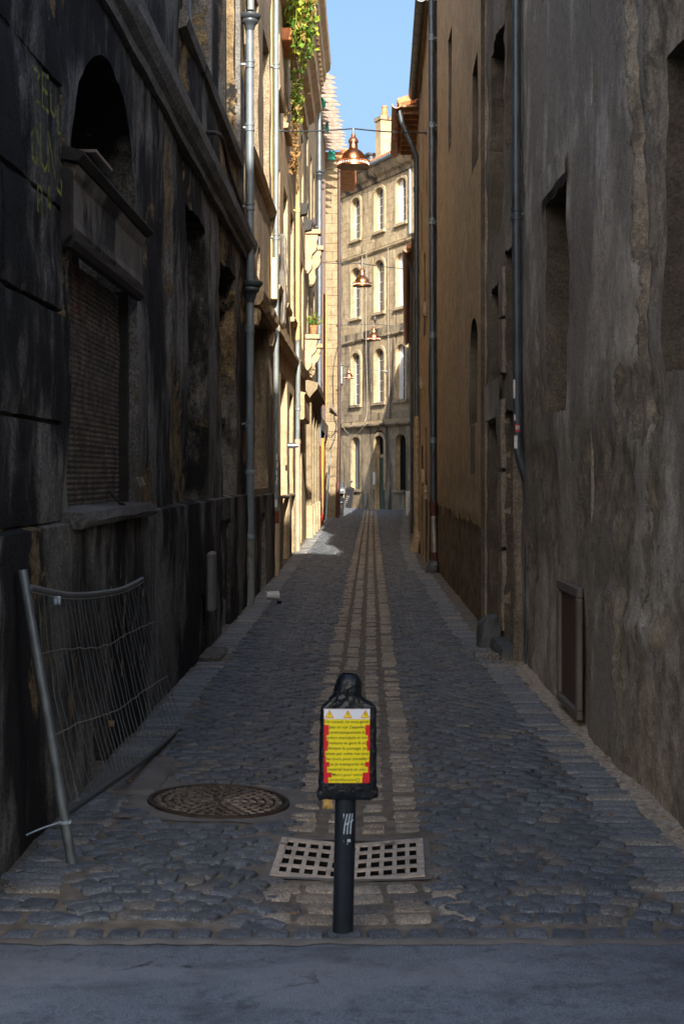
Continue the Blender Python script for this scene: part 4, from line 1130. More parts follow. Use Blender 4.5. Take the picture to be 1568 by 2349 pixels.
for ci, c in enumerate(cols):
    for ri, (z0, z1, rs) in enumerate(rows_):
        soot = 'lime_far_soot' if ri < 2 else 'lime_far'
        if ri == 0 and ci == 1:
            w_ = MB(FF).box((c - .6, -.30, .03), (c + .6, -.27, 2.55)).build('door', M['green_door'], FB)
            for a in (-.5, .06): MB(FF).bevbox((c + a, -.268, .2), (c + a + .44, -.24, 2.4), .015).build('door_panel', M['green_door'], w_)
            MB(FF).box((c - .62, -.29, 2.56), (c + .62, -.2, 2.72)).build('transom', M['lime_far'], w_)
            MB(FF).box((c - .6, -.31, 2.72), (c + .6, -.29, 4.0)).build('fanlight', M['black_boards_and_shade'], w_)
            for q in range(7): MB(FF).tube([(c, -.27, 2.75), (c - .5 + q/6.0, -.27, 3.75)], .022, 6).build('fanlight_bar', M['iron_dark'], w_)
        elif ri == 0:
            w_ = window(FF, FB, c - .56, c + .56, z0, z1 + rs, -.2, 'planks', 'shutter_grey' if ci == 0 else 'black_boards_and_shade', nx=4)
        else:
            w_ = window(FF, FB, c - .56, c + .56, z0, z1 + rs, -.24, 'glass', 'white_frame', 2, 5)
            if (ci, ri) in ((0, 1), (1, 3), (0, 2), (2, 1)):
                MB(FF).box((c + .06, -.17, z0 + .06), (c + .54, -.14, z1 + rs)).build('blind', M['white_frame'], w_)
            if (ci, ri) in ((2, 2), (2, 1), (2, 3)):
                MB(FF).box((c - .54, -.15, z0 + .06), (c - .1, -.12, z1 + rs)).build('blind', M['white_frame'], w_)
        if not (ri == 0 and ci == 1):
            MB(FF).bevbox((c - .72, -.02, z0 - .15), (c + .72, .14, z0 - .002), .015).build('sill', M[soot], FB)
        # raised surround
        n = 8
        po = [(c - .70, z0), (c - .70, z1)] + [(c - .70*math.cos(math.pi*k/n), z1 + (rs + .17)*math.sin(math.pi*k/n)) for k in range(1, n)] + [(c + .70, z1), (c + .70, z0)]
        pi_ = [(c - .545, z0), (c - .545, z1)] + [(c - .545*math.cos(math.pi*k/n), z1 + (rs + .005)*math.sin(math.pi*k/n)) for k in range(1, n)] + [(c + .545, z1), (c + .545, z0)]
        N = len(po); vs = [(p[0], .065, p[1]) for p in po] + [(p[0], .065, p[1]) for p in pi_] + [(p[0], -.02, p[1]) for p in po] + [(p[0], -.02, p[1]) for p in pi_]
        fs = []
        for i in range(N - 1): fs += [(i, i+1, N+i+1, N+i), (i, 2*N+i, 2*N+i+1, i+1), (N+i, N+i+1, 3*N+i+1, 3*N+i)]
        MB(FF).add(vs, fs).build('window_surround', M['lime_far'] if ri or ci == 1 else M['lime_far_soot'], FB)
for z_, o_, hh in ((4.15, .30, .22), (8.45, .12, .2), (12.68, .12, .2)):
    moulding(FF, -4.9, 13.4, [(-.02, z_ - hh/2), (o_*.5, z_ - hh/2), (o_, z_ - hh*.1), (o_, z_ + hh*.25), (-.02, z_ + hh/2)], 'lime_far_soot' if z_ < 12 else 'lime_far', FB, 'string_course', jit=.012)
moulding(FF, -4.9, 13.4, [(-.02, 15.95), (.1, 15.98), (.14, 16.15), (.3, 16.25), (.42, 16.42), (.5, 16.6), (.5, 16.7), (-.02, 16.8)], 'lime_far_soot', FB, 'eaves_cornice', jit=.01)
MB(FF).tube([(-4.9, .58, 16.74), (13.4, .58, 16.74)], .10, 8).build('gutter', M['zinc'], FB, True)
MB(FF).add([(-4.9, .5, 16.82), (13.4, .5, 16.82), (13.4, -4.5, 17.7), (-4.9, -4.5, 17.7)], [(0, 1, 2, 3)]).build('roof_slope', M['terracotta'], FB)
for i in range(60): MB(FF).tube([(-2 + i*.22, .52, 16.9), (-2 + i*.22, -.9, 17.2)], .09, 6).build('roof_tile', M['terracotta'], FB, True)
d_ = MB(FF).box((1.3, -1.8, 16.9), (2.1, -.7, 17.9)).build('dormer', M['zinc'], FB)
MB(FF).box((1.38, -.695, 17.2), (2.02, -.66, 17.75)).build('dormer_window', M['glass'], d_)
MB(FF).box((1.2, -1.9, 17.903), (2.2, -.55, 18.0)).build('dormer_roof', M['zinc_dark'], d_)
# chimney with terracotta pot, on the roof to the right
c_ = MB(FF).box((3.35, -1.0, 16.9), (3.95, -.42, 19.25)).build('chimney', M['lime_far'], FB)
MB(FF).box((3.27, -1.06, 19.252), (4.03, -.36, 19.42)).build('chimney_cap', M['lime_far_soot'], c_)
m = MB(); q = FF.pt(3.7, -.75, 19.42); m.lathe([(.20, 0), (.20, .06), (.17, .08), (.13, .48), (.155, .5), (.155, .56), (.11, .56), (.11, .3)], q, 14); m.build('chimney_pot', M['terracotta'], c_, True)

# houses across the cross street, behind the viewer: their roof line throws the shade on the mouth of the alley
hl = []
for i in range(3):
    for z0 in (1.0, 4.6, 8.4, 12.2): hl.append(rect(1.0 + i*3.2, 2.4 + i*3.2, z0, z0 + 2.2))
FBK = Frame((7.8, -8.2), (-2.0, -8.2), False)
if FBK.n.y < 0: FBK = Frame((7.8, -8.2), (-2.0, -8.2), True)
BK = building('town_house', 'limestone town house across the cross street, behind the viewer', FBK, 0, 9.8, 17.6, 'lime_dark', hl, sp=1.2, depth=.3, over=.35)
for h in hl: window(FBK, BK, h[0][0], h[1][0], h[0][1], h[2][1], -.24, 'glass', 'white_frame', 2, 2)

# ------------------------------------------------------------------ drainpipes
def decal(m, c, r, pts, w, n=None):
    """stroke on an upright cylinder: pts = (angle offset in metres along the skin, z); seen from -Y"""
    vs = []
    for i, (s, z) in enumerate(pts):
        q = pts[min(i+1, len(pts)-1)]; p = pts[max(i-1, 0)]
        dx, dz = q[0]-p[0], q[1]-p[1]; L = math.hypot(dx, dz) or 1
        for sg in (1, -1):
            ss, z2 = s - dz/L*w/2*sg, z + dx/L*w/2*sg
            a = -math.pi/2 + ss/r
            vs.append((c[0] + r*math.cos(a), c[1] + r*math.sin(a), z2))
    m.add(vs, [(2*i, 2*i+1, 2*i+3, 2*i+2) for i in range(len(pts)-1)])
def sticker(c, r, a0, z0, w, h, mat, parent, name='sticker'):
    m = MB()
    m.grid(5, 1, lambda a, b: (c[0] + r*math.cos(-math.pi/2 + (a0 + w*a)/r), c[1] + r*math.sin(-math.pi/2 + (a0 + w*a)/r), z0 + h*b))
    return m.build(name, M[mat], parent)

x1, y1 = -1.455, 18.0
p1 = drainpipe('grey zinc drainpipe with two flared hoppers on the dark left wall', [(x1, y1, 7.35), (x1, y1, 4.1), (x1, y1, 4.0), (x1, y1, 1.72)], .05, 'zinc', (6.1, 5.1, 3.55, 2.35, 6.9), [((x1, y1, 7.5), .85), ((x1, y1, 4.12), 1.0)],
    lower=[([(x1, y1, 1.74), (x1, y1, .9)], .055, 'paint_blue_grey'), ([(x1 + .004, y1, .92), (x1 + .01, y1, .1), (x1 - .03, y1 - .02, .03)], .05, 'paint_green_grey')], cmat='zinc')
MB().tube([(x1 - .02, y1, 7.9), (x1 + .01, y1, 7.72), (x1 + .01, y1, 7.58)], .045, 12).build('spout', M['zinc_light'], p1, True)
for z in (1.74, .92): MB().lathe([(.05, -.03), (.066, -.03), (.066, .02), (.058, .03), (.05, .03)], (x1, y1, z), 14).build('collar', M['paint_blue_grey'], p1, True)
x2, y2 = -1.455, 23.3
p2 = drainpipe('long pale zinc drainpipe marked with stickers near its foot on the left', [(x2, y2, 9.9), (x2, y2, 3.9), (x2 + .0, y2, 1.1)], .045, 'zinc_light', (8.4, 5.6, 2.35, 1.5), lower=[([(x2, y2, 1.12), (x2, y2, .9)], .047, 'rust'), ([(x2, y2, .91), (x2, y2, .05)], .05, 'pvc_pink')])
for z, h, a in ((1.95, .10, 0), (1.83, .08, .01), (1.7, .07, 0), (1.62, .05, .01), (1.55, .07, 0)): sticker((x2, y2), .0462, a, z, .025, h, 'sticker_white', p2)
sticker((x2, y2), .0462, -.02, 1.18, .045, .12, 'sticker_white', p2)
MB().tube([(x2 - .09, y2 + .05, 9.9), (x2 - .085, y2 + .05, 4.4)], .033, 10).build('side_pipe', M['pvc_cream'], p2, True)
MB().tube([(x2 - .085, y2 - .1, 3.0), (x2 - .085, y2 - .1, .6)], .02, 8).build('conduit', M['zinc_dark'], p2, True)
x3, y3 = -1.45, 30.6
p3 = drainpipe('cream plastic drainpipe with a grey metal middle length in the sun', [(x3, y3, 10.2), (x3, y3, 4.6)], .052, 'pvc_cream', (7.4, 4.95), lower=[
    ([(x3, y3, 4.62), (x3, y3, 4.2), (x3 + .02, y3 - .04, 4.05), (x3 + .01, y3 - .03, 3.6), (x3, y3, 2.4)], .05, 'zinc_light'), ([(x3, y3, 2.42), (x3, y3, .05)], .058, 'pvc_pink')], cmat='pvc_cream')
for z in (3.95, 3.15): MB().lathe([(.045, -.06), (.064, -.06), (.064, -.02), (.056, 0), (.064, .02), (.064, .06), (.045, .06)], (x3 + .01, y3 - .02, z), 14).build('collar', M['zinc_light'], p3, True)
MB().lathe([(.05, -.05), (.068, -.05), (.068, .05), (.05, .05)], (x3, y3, 2.42), 14).build('collar', M['pvc_pink'], p3, True)
x4, y4 = -1.43, 44.6
p4 = drainpipe('blue-grey drainpipe with swan-neck hopper on the house under repair', [(x4, y4, 13.4), (x4, y4, 2.6)], .055, 'zinc', (9.5, 6.0, 3.5), [((x4, y4, 11.2), 1.1)], lower=[([(x4, y4, 2.62), (x4, y4, .05)], .06, 'rust_red')])
x5, y5 = -1.0, 54.98
p5 = drainpipe('brown metal drainpipe at the corner of the pale ashlar pier', [(x5, y5, 13.8), (x5, y5, 3.2), (x5 - .02, y5 - .03, 2.6), (x5 - .04, y5 - .05, 1.4)], .06, 'brown_pipe', (10, 7.5, 5, 3.4), lower=[([(x5 - .04, y5 - .05, 1.45), (x5 - .06, y5 - .06, .05)], .08, 'rust_red')])
q = FF.pt(.15, .12, 0)
p6 = drainpipe('light blue-grey drainpipe at the left of the arched-window building', [(q.x, q.y, 15.9), (q.x, q.y, 4.3)], .085, 'zinc', (13, 11.2, 8.6), cmat='zinc')
MB().bevbox((q.x - .1, q.y - .18, 6.4), (q.x + .14, q.y - .09, 7.3), .02).build('cable_box', M['paint_blue_grey'], p6)
q = FF.pt(8.3, .10, 0)
p7 = drainpipe('pale zinc drainpipe at the right edge of the arched-window building', [(q.x, q.y, 15.9), (q.x, q.y, 12.9)], .08, 'zinc_light', (14.6,))
# right side
xr1, yr1 = 1.30, 12.25
pr1 = drainpipe('dark blue-black drainpipe with torn stickers ending in an elbow on the right wall', [(xr1, yr1, 7.4), (xr1, yr1, 4.05), (xr1 + .01, yr1, 1.92), (xr1 + .03, yr1, 1.85), (xr1 + .09, yr1 + .02, 1.66)], .040, 'zinc_dark', (3.95,), lower=[([(xr1 + .085, yr1, 1.68), (xr1 + .085, yr1, .0)], .016, 'zinc_dark')])
for a0, z0, w, h, mt in ((-.038, 2.36, .02, .16, 'sticker_white'), (-.03, 2.17, .016, .05, 'sticker_white'), (-.02, 2.07, .05, .07, 'sticker_red'), (-.012, 2.095, .034, .03, 'sticker_white'), (-.03, 1.93, .03, .11, 'sticker_white')):
    sticker((xr1 + .004, yr1), .0415 if mt != 'sticker_white' or a0 < -.02 else .0422, a0, z0, w, h, mt, pr1)
m = MB(); decal(m, (xr1 + .004, yr1), .0430, [(-.004, 2.098), (.006, 2.118), (.016, 2.104), (.004, 2.098)], .005); decal(m, (xr1 + .004, yr1), .0430, [(-.01, 2.115), (.018, 2.098)], .004); m.build('sticker_mark', M['ink_black'], pr1)
xr2, yr2 = 1.135, 24.4
pr2 = drainpipe('tall black drainpipe with red collar and whitewashed foot on the right', [(xr2, yr2, 9.95), (xr2 + .01, yr2, 5.0), (xr2 + .03, yr2, 1.2)], .052, 'zinc_dark', (9.2, 7.7, 6.05, 4.1, 2.3), lower=[([(xr2 + .03, yr2, 1.12), (xr2 + .05, yr2 - .02, .35), (xr2 + .07, yr2 - .02, .02)], .05, 'rust_red'), ([(xr2 + .03, yr2 - .014, 1.0), (xr2 + .05, yr2 - .034, .38)], .046, 'galv_bright')], cmat='zinc')
MB().lathe([(.05, -.09), (.058, -.09), (.066, -.02), (.075, 0), (.075, .1), (.05, .1)], (xr2 + .03, yr2, 1.14), 14).build('collar', M['rust_red'], pr2, True)
q0 = FR4.pt(31.3, .45, 9.72); q1 = FR4.pt(31.3, .40, 9.5); q2 = FR4.pt(31.4, .07, 8.75); q3 = FR4.pt(31.4, .06, 3.0)
pr3 = drainpipe('grey swan-neck drainpipe below the deep wooden eaves', [tuple(q0), tuple(q1), tuple(q2), tuple(q3)], .055, 'zinc_dark', (8.0, 6.2, 4.6), lower=[([tuple(q3), tuple(FR4.pt(31.4, .06, .1))], .06, 'guard_stone_tan')])
q0 = FR5.pt(38.8, .2, 7.7); q1 = FR5.pt(38.9, .06, 7.3); q3 = FR5.pt(38.9, .06, .1)
pr4 = drainpipe('slim grey drainpipe beside the long low gutter', [tuple(q0), tuple(q1), tuple(q3)], .045, 'zinc_dark', (5.6, 3.4))

# ------------------------------------------------------------------ copper pendant lamps on cables
def make_lamp(label):
    L = empty('pendant_lamp', (0, 0, 0), label, 'lamp', 'copper pendant lamps over the lane')
    MB().lathe([(.285, -.005), (.285, .012), (.268, .02), (.268, .075), (.29, .085), (.275, .1), (.215, .105), (.208, .15), (.190, .20), (.16, .245), (.12, .28), (.085, .30), (.075, .33), (.070, .40), (.066, .42)], (0, 0, 0), 36).build('lamp_shade', M['copper'], L, True)
    MB().lathe([(.262, .0), (.262, .09), (.215, .1), (.205, .155), (.175, .22), (.13, .265), (.0, .27)], (0, 0, 0), 30).build('reflector', M['lamp_inside'], L, True)
    b = MB()
    for k in range(40):
        a = 2*math.pi*k/40
        b.box((.268*math.cos(a) - .006, .268*math.sin(a) - .006, .03), (.268*math.cos(a) + .006, .268*math.sin(a) + .006, .066))
    b.build('pierced_band', M['lamp_inside'], L)['kind'] = 'stuff'
    MB().lathe([(.0, .05), (.03, .055), (.045, .08), (.045, .10), (.03, .15), (.02, .26)], (0, 0, 0), 14).build('bulb', M['bulb'], L, True)
    MB().lathe([(.060, .41), (.086, .42), (.088, .445), (.078, .475), (.058, .50), (.042, .515), (.036, .56), (.02, .57)], (0, 0, 0), 20).build('cap', M['copper_dull'], L, True)
    MB().tube([(0, 0, .56), (0, 0, .67)], .022, 10).build('hanger', M['zinc'], L, True)
    return L
lamp0 = make_lamp('largest and nearest copper bell lamp hanging against the sky')
def dup(root, loc, label, scale=1.0):
    r = root.copy(); COL.objects.link(r); r.location = loc; r['label'] = label; r.scale = (scale,)*3
    for ch in list(root.children):
        c = ch.copy(); COL.objects.link(c); c.parent = r
    return r
lp = at(810, 382, 24.6)
lamp0.location = lp
l2 = at(830, 656, 41.5); dup(lamp0, l2, 'second copper bell lamp, above the middle of the lane', 1.0)
l3 = at(857, 780, 57.5); dup(lamp0, l3, 'third copper bell lamp with a pigeon perched on it', 1.0)
l4 = at(800, 868, 68.5); dup(lamp0, l4, 'smallest and farthest copper bell lamp, low beside a drainpipe', .88)
def span(label, a, b, c, top, extra=0):
    a, b = Vector(a), Vector(b); mid = Vector(top)
    o = empty('span_cable', mid, label, 'cable', 'cables that carry the pendant lamps')
    def q(A, B, n=10, sag=.02):
        return [tuple(A.lerp(B, k/n) - Vector((0, 0, sag*math.sin(math.pi*k/n)))) for k in range(n + 1)]
    MB().tube(q(a, mid) + q(mid, b)[1:], .012, 8).build('wire', M['wire'], o, True)
    for p, dr in ((a, (mid - a).normalized()), (b, (mid - b).normalized())):
        MB().tube([tuple(p), tuple(p + dr*.1), tuple(p + dr*.22)], .02, 8, rs=[.03, .022, .014]).build('turnbuckle', M['galvanised'], o, True)
        MB().lathe([(.02, -.03), (.04, -.03), (.04, .03), (.02, .03)], p, 10, 'X').build('wall_eye', M['galvanised'], o, True)
span('cable across the lane that carries the nearest copper lamp', (-1.53, 23.6, Z(300, 23.6)), (FR3.pt(26.2, .0, 0).x, 26.2, Z(298, 26.0)), None, lp + Vector((0, 0, .66)))
span('cable across the lane that carries the second copper lamp', (-1.53, 40.6, Z(600, 40.6)), tuple(FR5.pt(43.0, .02, Z(612, 42.5))), None, l2 + Vector((0, 0, .66)))
span('cable across the lane that carries the third copper lamp', (-1.02, 56.8, Z(745, 56.8)), tuple(FR5.pt(58.0, .02, Z(750, 58))), None, l3 + Vector((0, 0, .66)))
span('cable across the lane that carries the farthest copper lamp', (-1.03, 60.6, Z(842, 62)), tuple(FF.pt(5.6, .03, 6.7)), None, l4 + Vector((0, 0, .58)))

# ------------------------------------------------------------------ bollard and the notice wrapped round it
bx, by = -.083, 5.24
bol = empty('bollard', (bx, by, .012), 'dark blue-black steel bollard with scratched tally marks standing in the lane mouth', 'bollard')
lean = -.011
MB().tube([(bx, by, -.05), (bx + .012, by, .55), (bx + .020, by, .93)], .0385, 28).build('post', M['bollard_paint'], bol, True)
MB().lathe([(.0385, -.05), (.043, -.045), (.043, -.02), (.0385, -.015)], (bx + .018, by, .585), 28).build('ring', M['bollard_paint'], bol, True)
m = MB()
cx = bx + .014
for s0_, s1_ in ((-.020, -.012), (-.009, .000), (.003, .011), (.015, .021)):
    decal(m, (cx, by), .0395, [(s0_, .388), (s0_*.6 + s1_*.4, .42), (s1_ + .004, .462)], .0042)
decal(m, (cx, by), .0396, [(-.028, .413), (0, .424), (.030, .438)], .0042)
m.build('tally_marks', M['chalk'], bol)['label'] = 'five chalky tally strokes'
m = MB(); decal(m, (cx, by), .0395, [(-.010, .362), (.016, .364)], .010); decal(m, (cx, by), .0395, [(.002, .352), (.006, .352)], .004); m.build('label_plate', M['chalk'], bol)
nb = empty('wrapped_notice', (bx, by, .52), 'black plastic-wrapped notice in red and yellow tied round the bollard top', 'notice')
random.seed(2)
def wrap(a, b):
    # closed bag: a = round the bag, b = upward
    th = 2*math.pi*a - math.pi/2
    z = .525 + .455*b
    #        z      half width  half depth
    P = [(.525, .107, .040), (.535, .110, .045), (.56, .1055, .048), (.70, .1045, .047), (.838, .1025, .046), (.855, .099, .046), (.870, .084, .046), (.884, .064, .047), (.895, .052, .047), (.906, .046, .046), (.925, .0485, .0485), (.945, .0485, .0485), (.963, .042, .042), (.978, .029, .029), (.987, .012, .012), (.99, .002, .002)]
    for (za, wa, da), (zb, wb, db) in zip(P, P[1:]):
        if z <= zb or zb == .99:
            f = min(1, max(0, (z - za)/(zb - za))); hw = wa + (wb-wa)*f; hd = da + (db-da)*f; break
    e = .42 if z < .86 else .42 + .58*min(1, (z - .86)/.04)
    cs, sn = math.cos(th), math.sin(th)
    x = hw*math.copysign(abs(cs)**e, cs); y = hd*math.copysign(abs(sn)**e, sn)
    front = sn < -.5 and .56 < z < .86
    k = .0008 if front else (.0020 if z < .86 else .0040)
    nz = noise.noise(Vector((x*40, y*40, z*28)))*k + noise.noise(Vector((x*90, y*90, z*60)))*k*.6
    if z < .56 or .855 < z < .90: nz += .0025*math.sin(th*17 + 3*math.sin(z*60))
    r = 1 + nz/.05
    sk = .010 if z > .87 else 0
    lowr = .010*noise.noise(Vector((a*9, 0, 4))) if b < .04 else 0
    lean_ = .018 + .01*(z - .5)
    return (bx + lean_ + x*r - (.014*max(0, min(1, (.94 - z)/.05)) if (z > .885 and x < 0) else 0), by - .004 + y*r, z + lowr - .010)
bag = MB().grid(72, 70, wrap).build('plastic_wrap', M['bag_black'], nb, True)
# paper: slightly curved sheet in front
PX, PZ0, PZ1, PW = bx + .0165, .578, .848, .0835
def paper(s, z, lift=0):
    f = s / PW
    return (PX + s - .006*(z - .7)*-.6, by - .0545 + .003*f*f - lift, z)
def sheet(s0, s1, z0, z1, mat, name, lift, parent, n=10):
    return MB().grid(n, 4, lambda a, b: paper(s0 + (s1-s0)*a, z0 + (z1-z0)*b, lift)).build(name, M[mat], parent)
pap = sheet(-PW, PW, PZ0, PZ1, 'paper_red', 'notice_paper', 0, nb); pap['label'] = 'red paper sheet with yellow text bars'
sheet(-PW, PW, PZ1 - .037, PZ1, 'paper_white', 'white_band', .0006, pap)
PTX = lambda x: -PW + 2*PW*(x - 297)/(1090 - 297)
spans = [(305, 1085), (385, 1010), (383, 1015), (345, 1055), (375, 1030), (365, 1040), (320, 1085), (335, 1075), (395, 1010), (355, 1055), (435, 970), (375, 960)]
lines = ['Un conseil, ne vous garez', "pas ici car j'appelle", 'systématiquement la', 'police municipale si une', 'voiture se gare là et', 'bloque le passage. Je', 'passe par cette rue tous', 'les jours pour travailler', 'et je transporte du', 'matériel lourd en vélo.', 'Merci pour votre', 'compréhension']
def text_mesh(body):
    cu = bpy.data.curves.new('text', 'FONT'); cu.body = body; cu.size = 1.0; cu.resolution_u = 2; cu.offset = .004
    ob = bpy.data.objects.new('text', cu); COL.objects.link(ob)
    dg = bpy.context.evaluated_depsgraph_get()
    me = bpy.data.meshes.new_from_object(ob.evaluated_get(dg))
    vs = [(v.co.x, v.co.y) for v in me.vertices]; fs = [tuple(p.vertices) for p in me.polygons]
    bpy.data.objects.remove(ob); bpy.data.meshes.remove(me); bpy.data.curves.remove(cu)
    return vs, fs
zt = PZ1 - .0375; lh = (zt - PZ0) / 12.05
for i, (sp_, tx) in enumerate(zip(spans, lines)):
    a, b = PTX(sp_[0]), PTX(sp_[1])
    z1_ = zt - i*lh; z0_ = z1_ - lh - (.0012 if i < 11 else 0)
    sheet(max(a, -PW), min(b, PW), z0_, z1_, 'paper_yellow', 'yellow_bar', .0007 + .00005*i, pap)
    vs, fs = text_mesh(tx)
    x0, x1_ = min(v[0] for v in vs), max(v[0] for v in vs)
    wdt = (b - a)*(.97 if i < 11 else .78); sc_ = wdt/(x1_ - x0); sz = min(sc_*1.15, .0160)
    m = MB(); m.add([paper(a + .0022 + (v[0]-x0)*sc_, z0_ + .0070 + v[1]*sz*.95, .0022) for v in vs], fs)
    m.build('text_line', M['ink_black'], pap)
m = MB(); cz = zt - 11.5*lh; cs_ = PTX(885)
ring = [(cs_ + r_*math.cos(2*math.pi*k/20), cz + r_*math.sin(2*math.pi*k/20)) for r_ in (.0075, .006) for k in range(20)]
m.add([paper(p[0], p[1], .0022) for p in ring], [(k, (k+1) % 20, 20 + (k+1) % 20, 20 + k) for k in range(20)])
for ex in (-.0025, .0025): m.add([paper(cs_ + ex + dx, cz + .002 + dz, .0022) for dx, dz in ((-.0007, -.001), (.0007, -.001), (.0007, .001), (-.0007, .001))], [(0, 1, 2, 3)])
m.add([paper(cs_ + .004*math.cos(a) , cz - .0005 + .004*math.sin(a)*k_, .0022) for k_ in (1, .75) for a in [math.pi + math.pi*j/8 for j in range(9)]], [(j, j+1, 9+j+1, 9+j) for j in range(8)])
m.build('smiley', M['ink_black'], pap)
for cx_ in (390, 707, 1010):
    s_ = PTX(cx_); zb = PZ1 - .0335; h_ = .031; w_2 = .0165
    for k, (mt, f, lf) in enumerate((('paper_orange', 1.0, .0010), ('paper_yellow', .70, .0014))):
        cz = zb + h_*.36
        tri = [(s_ - w_2*f, cz - h_*.36*f), (s_ + w_2*f, cz - h_*.36*f), (s_, cz + h_*.64*f)]
        tri = [(max(-PW, min(PW, p[0])), p[1]) for p in tri]
        MB().add([paper(p[0], p[1], lf) for p in tri], [(0, 1, 2)]).build('warning_triangle', M[mt], pap)
    MB().add([paper(s_ + dx, zb + dz, .0018) for dx, dz in ((-.001, .009), (.001, .009), (.0014, .020), (-.0014, .020), (-.001, .005), (.001, .005), (.001, .0072), (-.001, .0072))], [(0, 1, 2, 3), (4, 5, 6, 7)]).build('exclamation_mark', M['ink_black'], pap)
m = MB(); q = at(751, 1838, by - .03)
m.grid(6, 6, lambda a, b: (q.x - .018 + .036*a + .006*noise.noise(Vector((a*5, b*5, 2))), q.y + .01*noise.noise(Vector((a*4, b*4, 9))), q.z - .028 + .056*b + .006*noise.noise(Vector((a*5, b*5, 5)))))
m.build('tape_end', M['gold_scrap'], nb, True, .002)['label'] = 'loose amber flap of tape under the wrap'

# ------------------------------------------------------------------ manhole cover, drain grate
mh = empty('manhole_cover', (MH[0], MH[1], .03), 'round cast-iron manhole cover with radial ribs set in mortar', 'manhole cover')
mz = gz(MH[0], MH[1]) + .010
mh.rotation_euler = (0, .0458, 0)
m = MB(); m.lathe([(.0, mz - .006), (.335, mz - .006), (.34, mz + .006), (.358, mz + .006), (.362, mz - .012)], (MH[0], MH[1], 0), 64); m.build('plate', M['iron_rust'], mh, True)
rb = MB()
for rr in (.07, .117, .164, .211, .258, .305):
    nseg = max(10, int(rr/.305*40))
    for k in range(nseg):
        a = 2*math.pi*k/nseg; da = 2*math.pi/nseg
        pts = [(rr - .012, a + .04*da), (rr + .014, a + .5*da), (rr - .012, a + .92*da)]
        rb.tube([(MH[0] + r_*math.cos(t_), MH[1] + r_*math.sin(t_), mz) for r_, t_ in pts], .006, 5)
for k in range(12):
    a = 2*math.pi*k/12
    for j in range(7):
        r0 = .03 + j*.043
        rb.tube([(MH[0] + r_*math.cos(a), MH[1] + r_*math.sin(a), mz) for r_ in (r0, r0 + .03)], .007, 5)
rb.build('raised_pattern', M['iron_worn'], mh)
m = MB(); m.grid(24, 24, lambda a, b: (MH[0] + .44*(2*a - 1)*(1 + .06*noise.noise(Vector((b*4, 1, 0)))), MH[1] + .42*(2*b - 1)*(1 + .1*noise.noise(Vector((a*4, 2, 0)))), gz(MH[0] + .44*(2*a-1), MH[1] + .42*(2*b-1)) + .002 + .003*noise.noise(Vector((a*9, b*9, 3)))))
m.build('mortar_patch', M['concrete'], street)

gc = (-.067, 6.27); gw, gd = .325, .31
grate = empty('drain_grate', (gc[0], gc[1], .0), 'pale worn concave steel drain grate with square slots behind the bollard', 'drain grate')
def gpt(s, t, z): 
    x, y_ = gc[0] + s, gc[1] + t
    a = R(-1.5)
    return (gc[0] + s*math.cos(a) - t*math.sin(a), gc[1] + s*math.sin(a) + t*math.cos(a), -.022 + .030*abs(s)/gw + .018*min(1, max(0, (6.4 - y_)*2))*0 + z)
nc, nr = 11, 4
bars = MB(); webs = MB()
sw = 2*gw/nc
xs = [-gw + .016 + (2*gw - .032)*i/nc for i in range(nc + 1)]
ysg = [-gd + .03 + (2*gd - .06)*j/nr for j in range(nr + 1)]
def gbar(s0, s1, t0, t1):
    n = 4 if abs(s1 - s0) > .1 else 1
    for k in range(n):
        a, b = s0 + (s1-s0)*k/n, s0 + (s1-s0)*(k+1)/n
        webs.add([gpt(a, t0 + .002, -.06), gpt(b, t0 + .002, -.06), gpt(b, t1 - .002, -.06), gpt(a, t1 - .002, -.06), gpt(a, t0 + .002, .0125), gpt(b, t0 + .002, .0125), gpt(b, t1 - .002, .0125), gpt(a, t1 - .002, .0125)], [(0,3,2,1),(4,5,6,7),(0,1,5,4),(1,2,6,5),(2,3,7,6),(3,0,4,7)])
        bars.add([gpt(a, t0, .013), gpt(b, t0, .013), gpt(b, t1, .013), gpt(a, t1, .013), gpt(a, t0, .018), gpt(b, t0, .018), gpt(b, t1, .018), gpt(a, t1, .018)], [(0,3,2,1),(4,5,6,7),(0,1,5,4),(1,2,6,5),(2,3,7,6),(3,0,4,7)])
for i, s_ in enumerate(xs):
    w = .0095 if i not in (0, nc) else .016
    gbar(s_ - w, s_ + w, -gd, gd)
for j, t_ in enumerate(ysg):
    w = .021 if j not in (0, nr) else .03
    for i in range(nc): gbar(xs[i] + .0096, xs[i+1] - .0096, t_ - w, t_ + w)
bars.build('bars', M['grate_steel'], grate); webs.build('bar_webs', M['black_boards_and_shade'], grate)  # black webs and pit: dirty bar sides plus slot shade put into colour
MB().grid(8, 8, lambda a, b: gpt(-gw + .01 + (2*gw - .02)*a, -gd + .01 + (2*gd - .02)*b, -.16)).build('pit', M['black_boards_and_shade'], grate)
for (s0_, s1_, t0_, t1_) in ((-gw - .03, -gw, -gd - .03, gd + .03), (gw, gw + .03, -gd - .03, gd + .03), (-gw, gw, -gd - .03, -gd), (-gw, gw, gd, gd + .03)):
    def mort(a, b):
        q = gpt(s0_ + (s1_ - s0_)*a, t0_ + (t1_ - t0_)*b, 0)
        return (q[0], q[1], max(q[2] + .010, gz(q[0], q[1]) + .003))
    MB().grid(8, 6, mort).build('mortar_bed', M['concrete'], street)

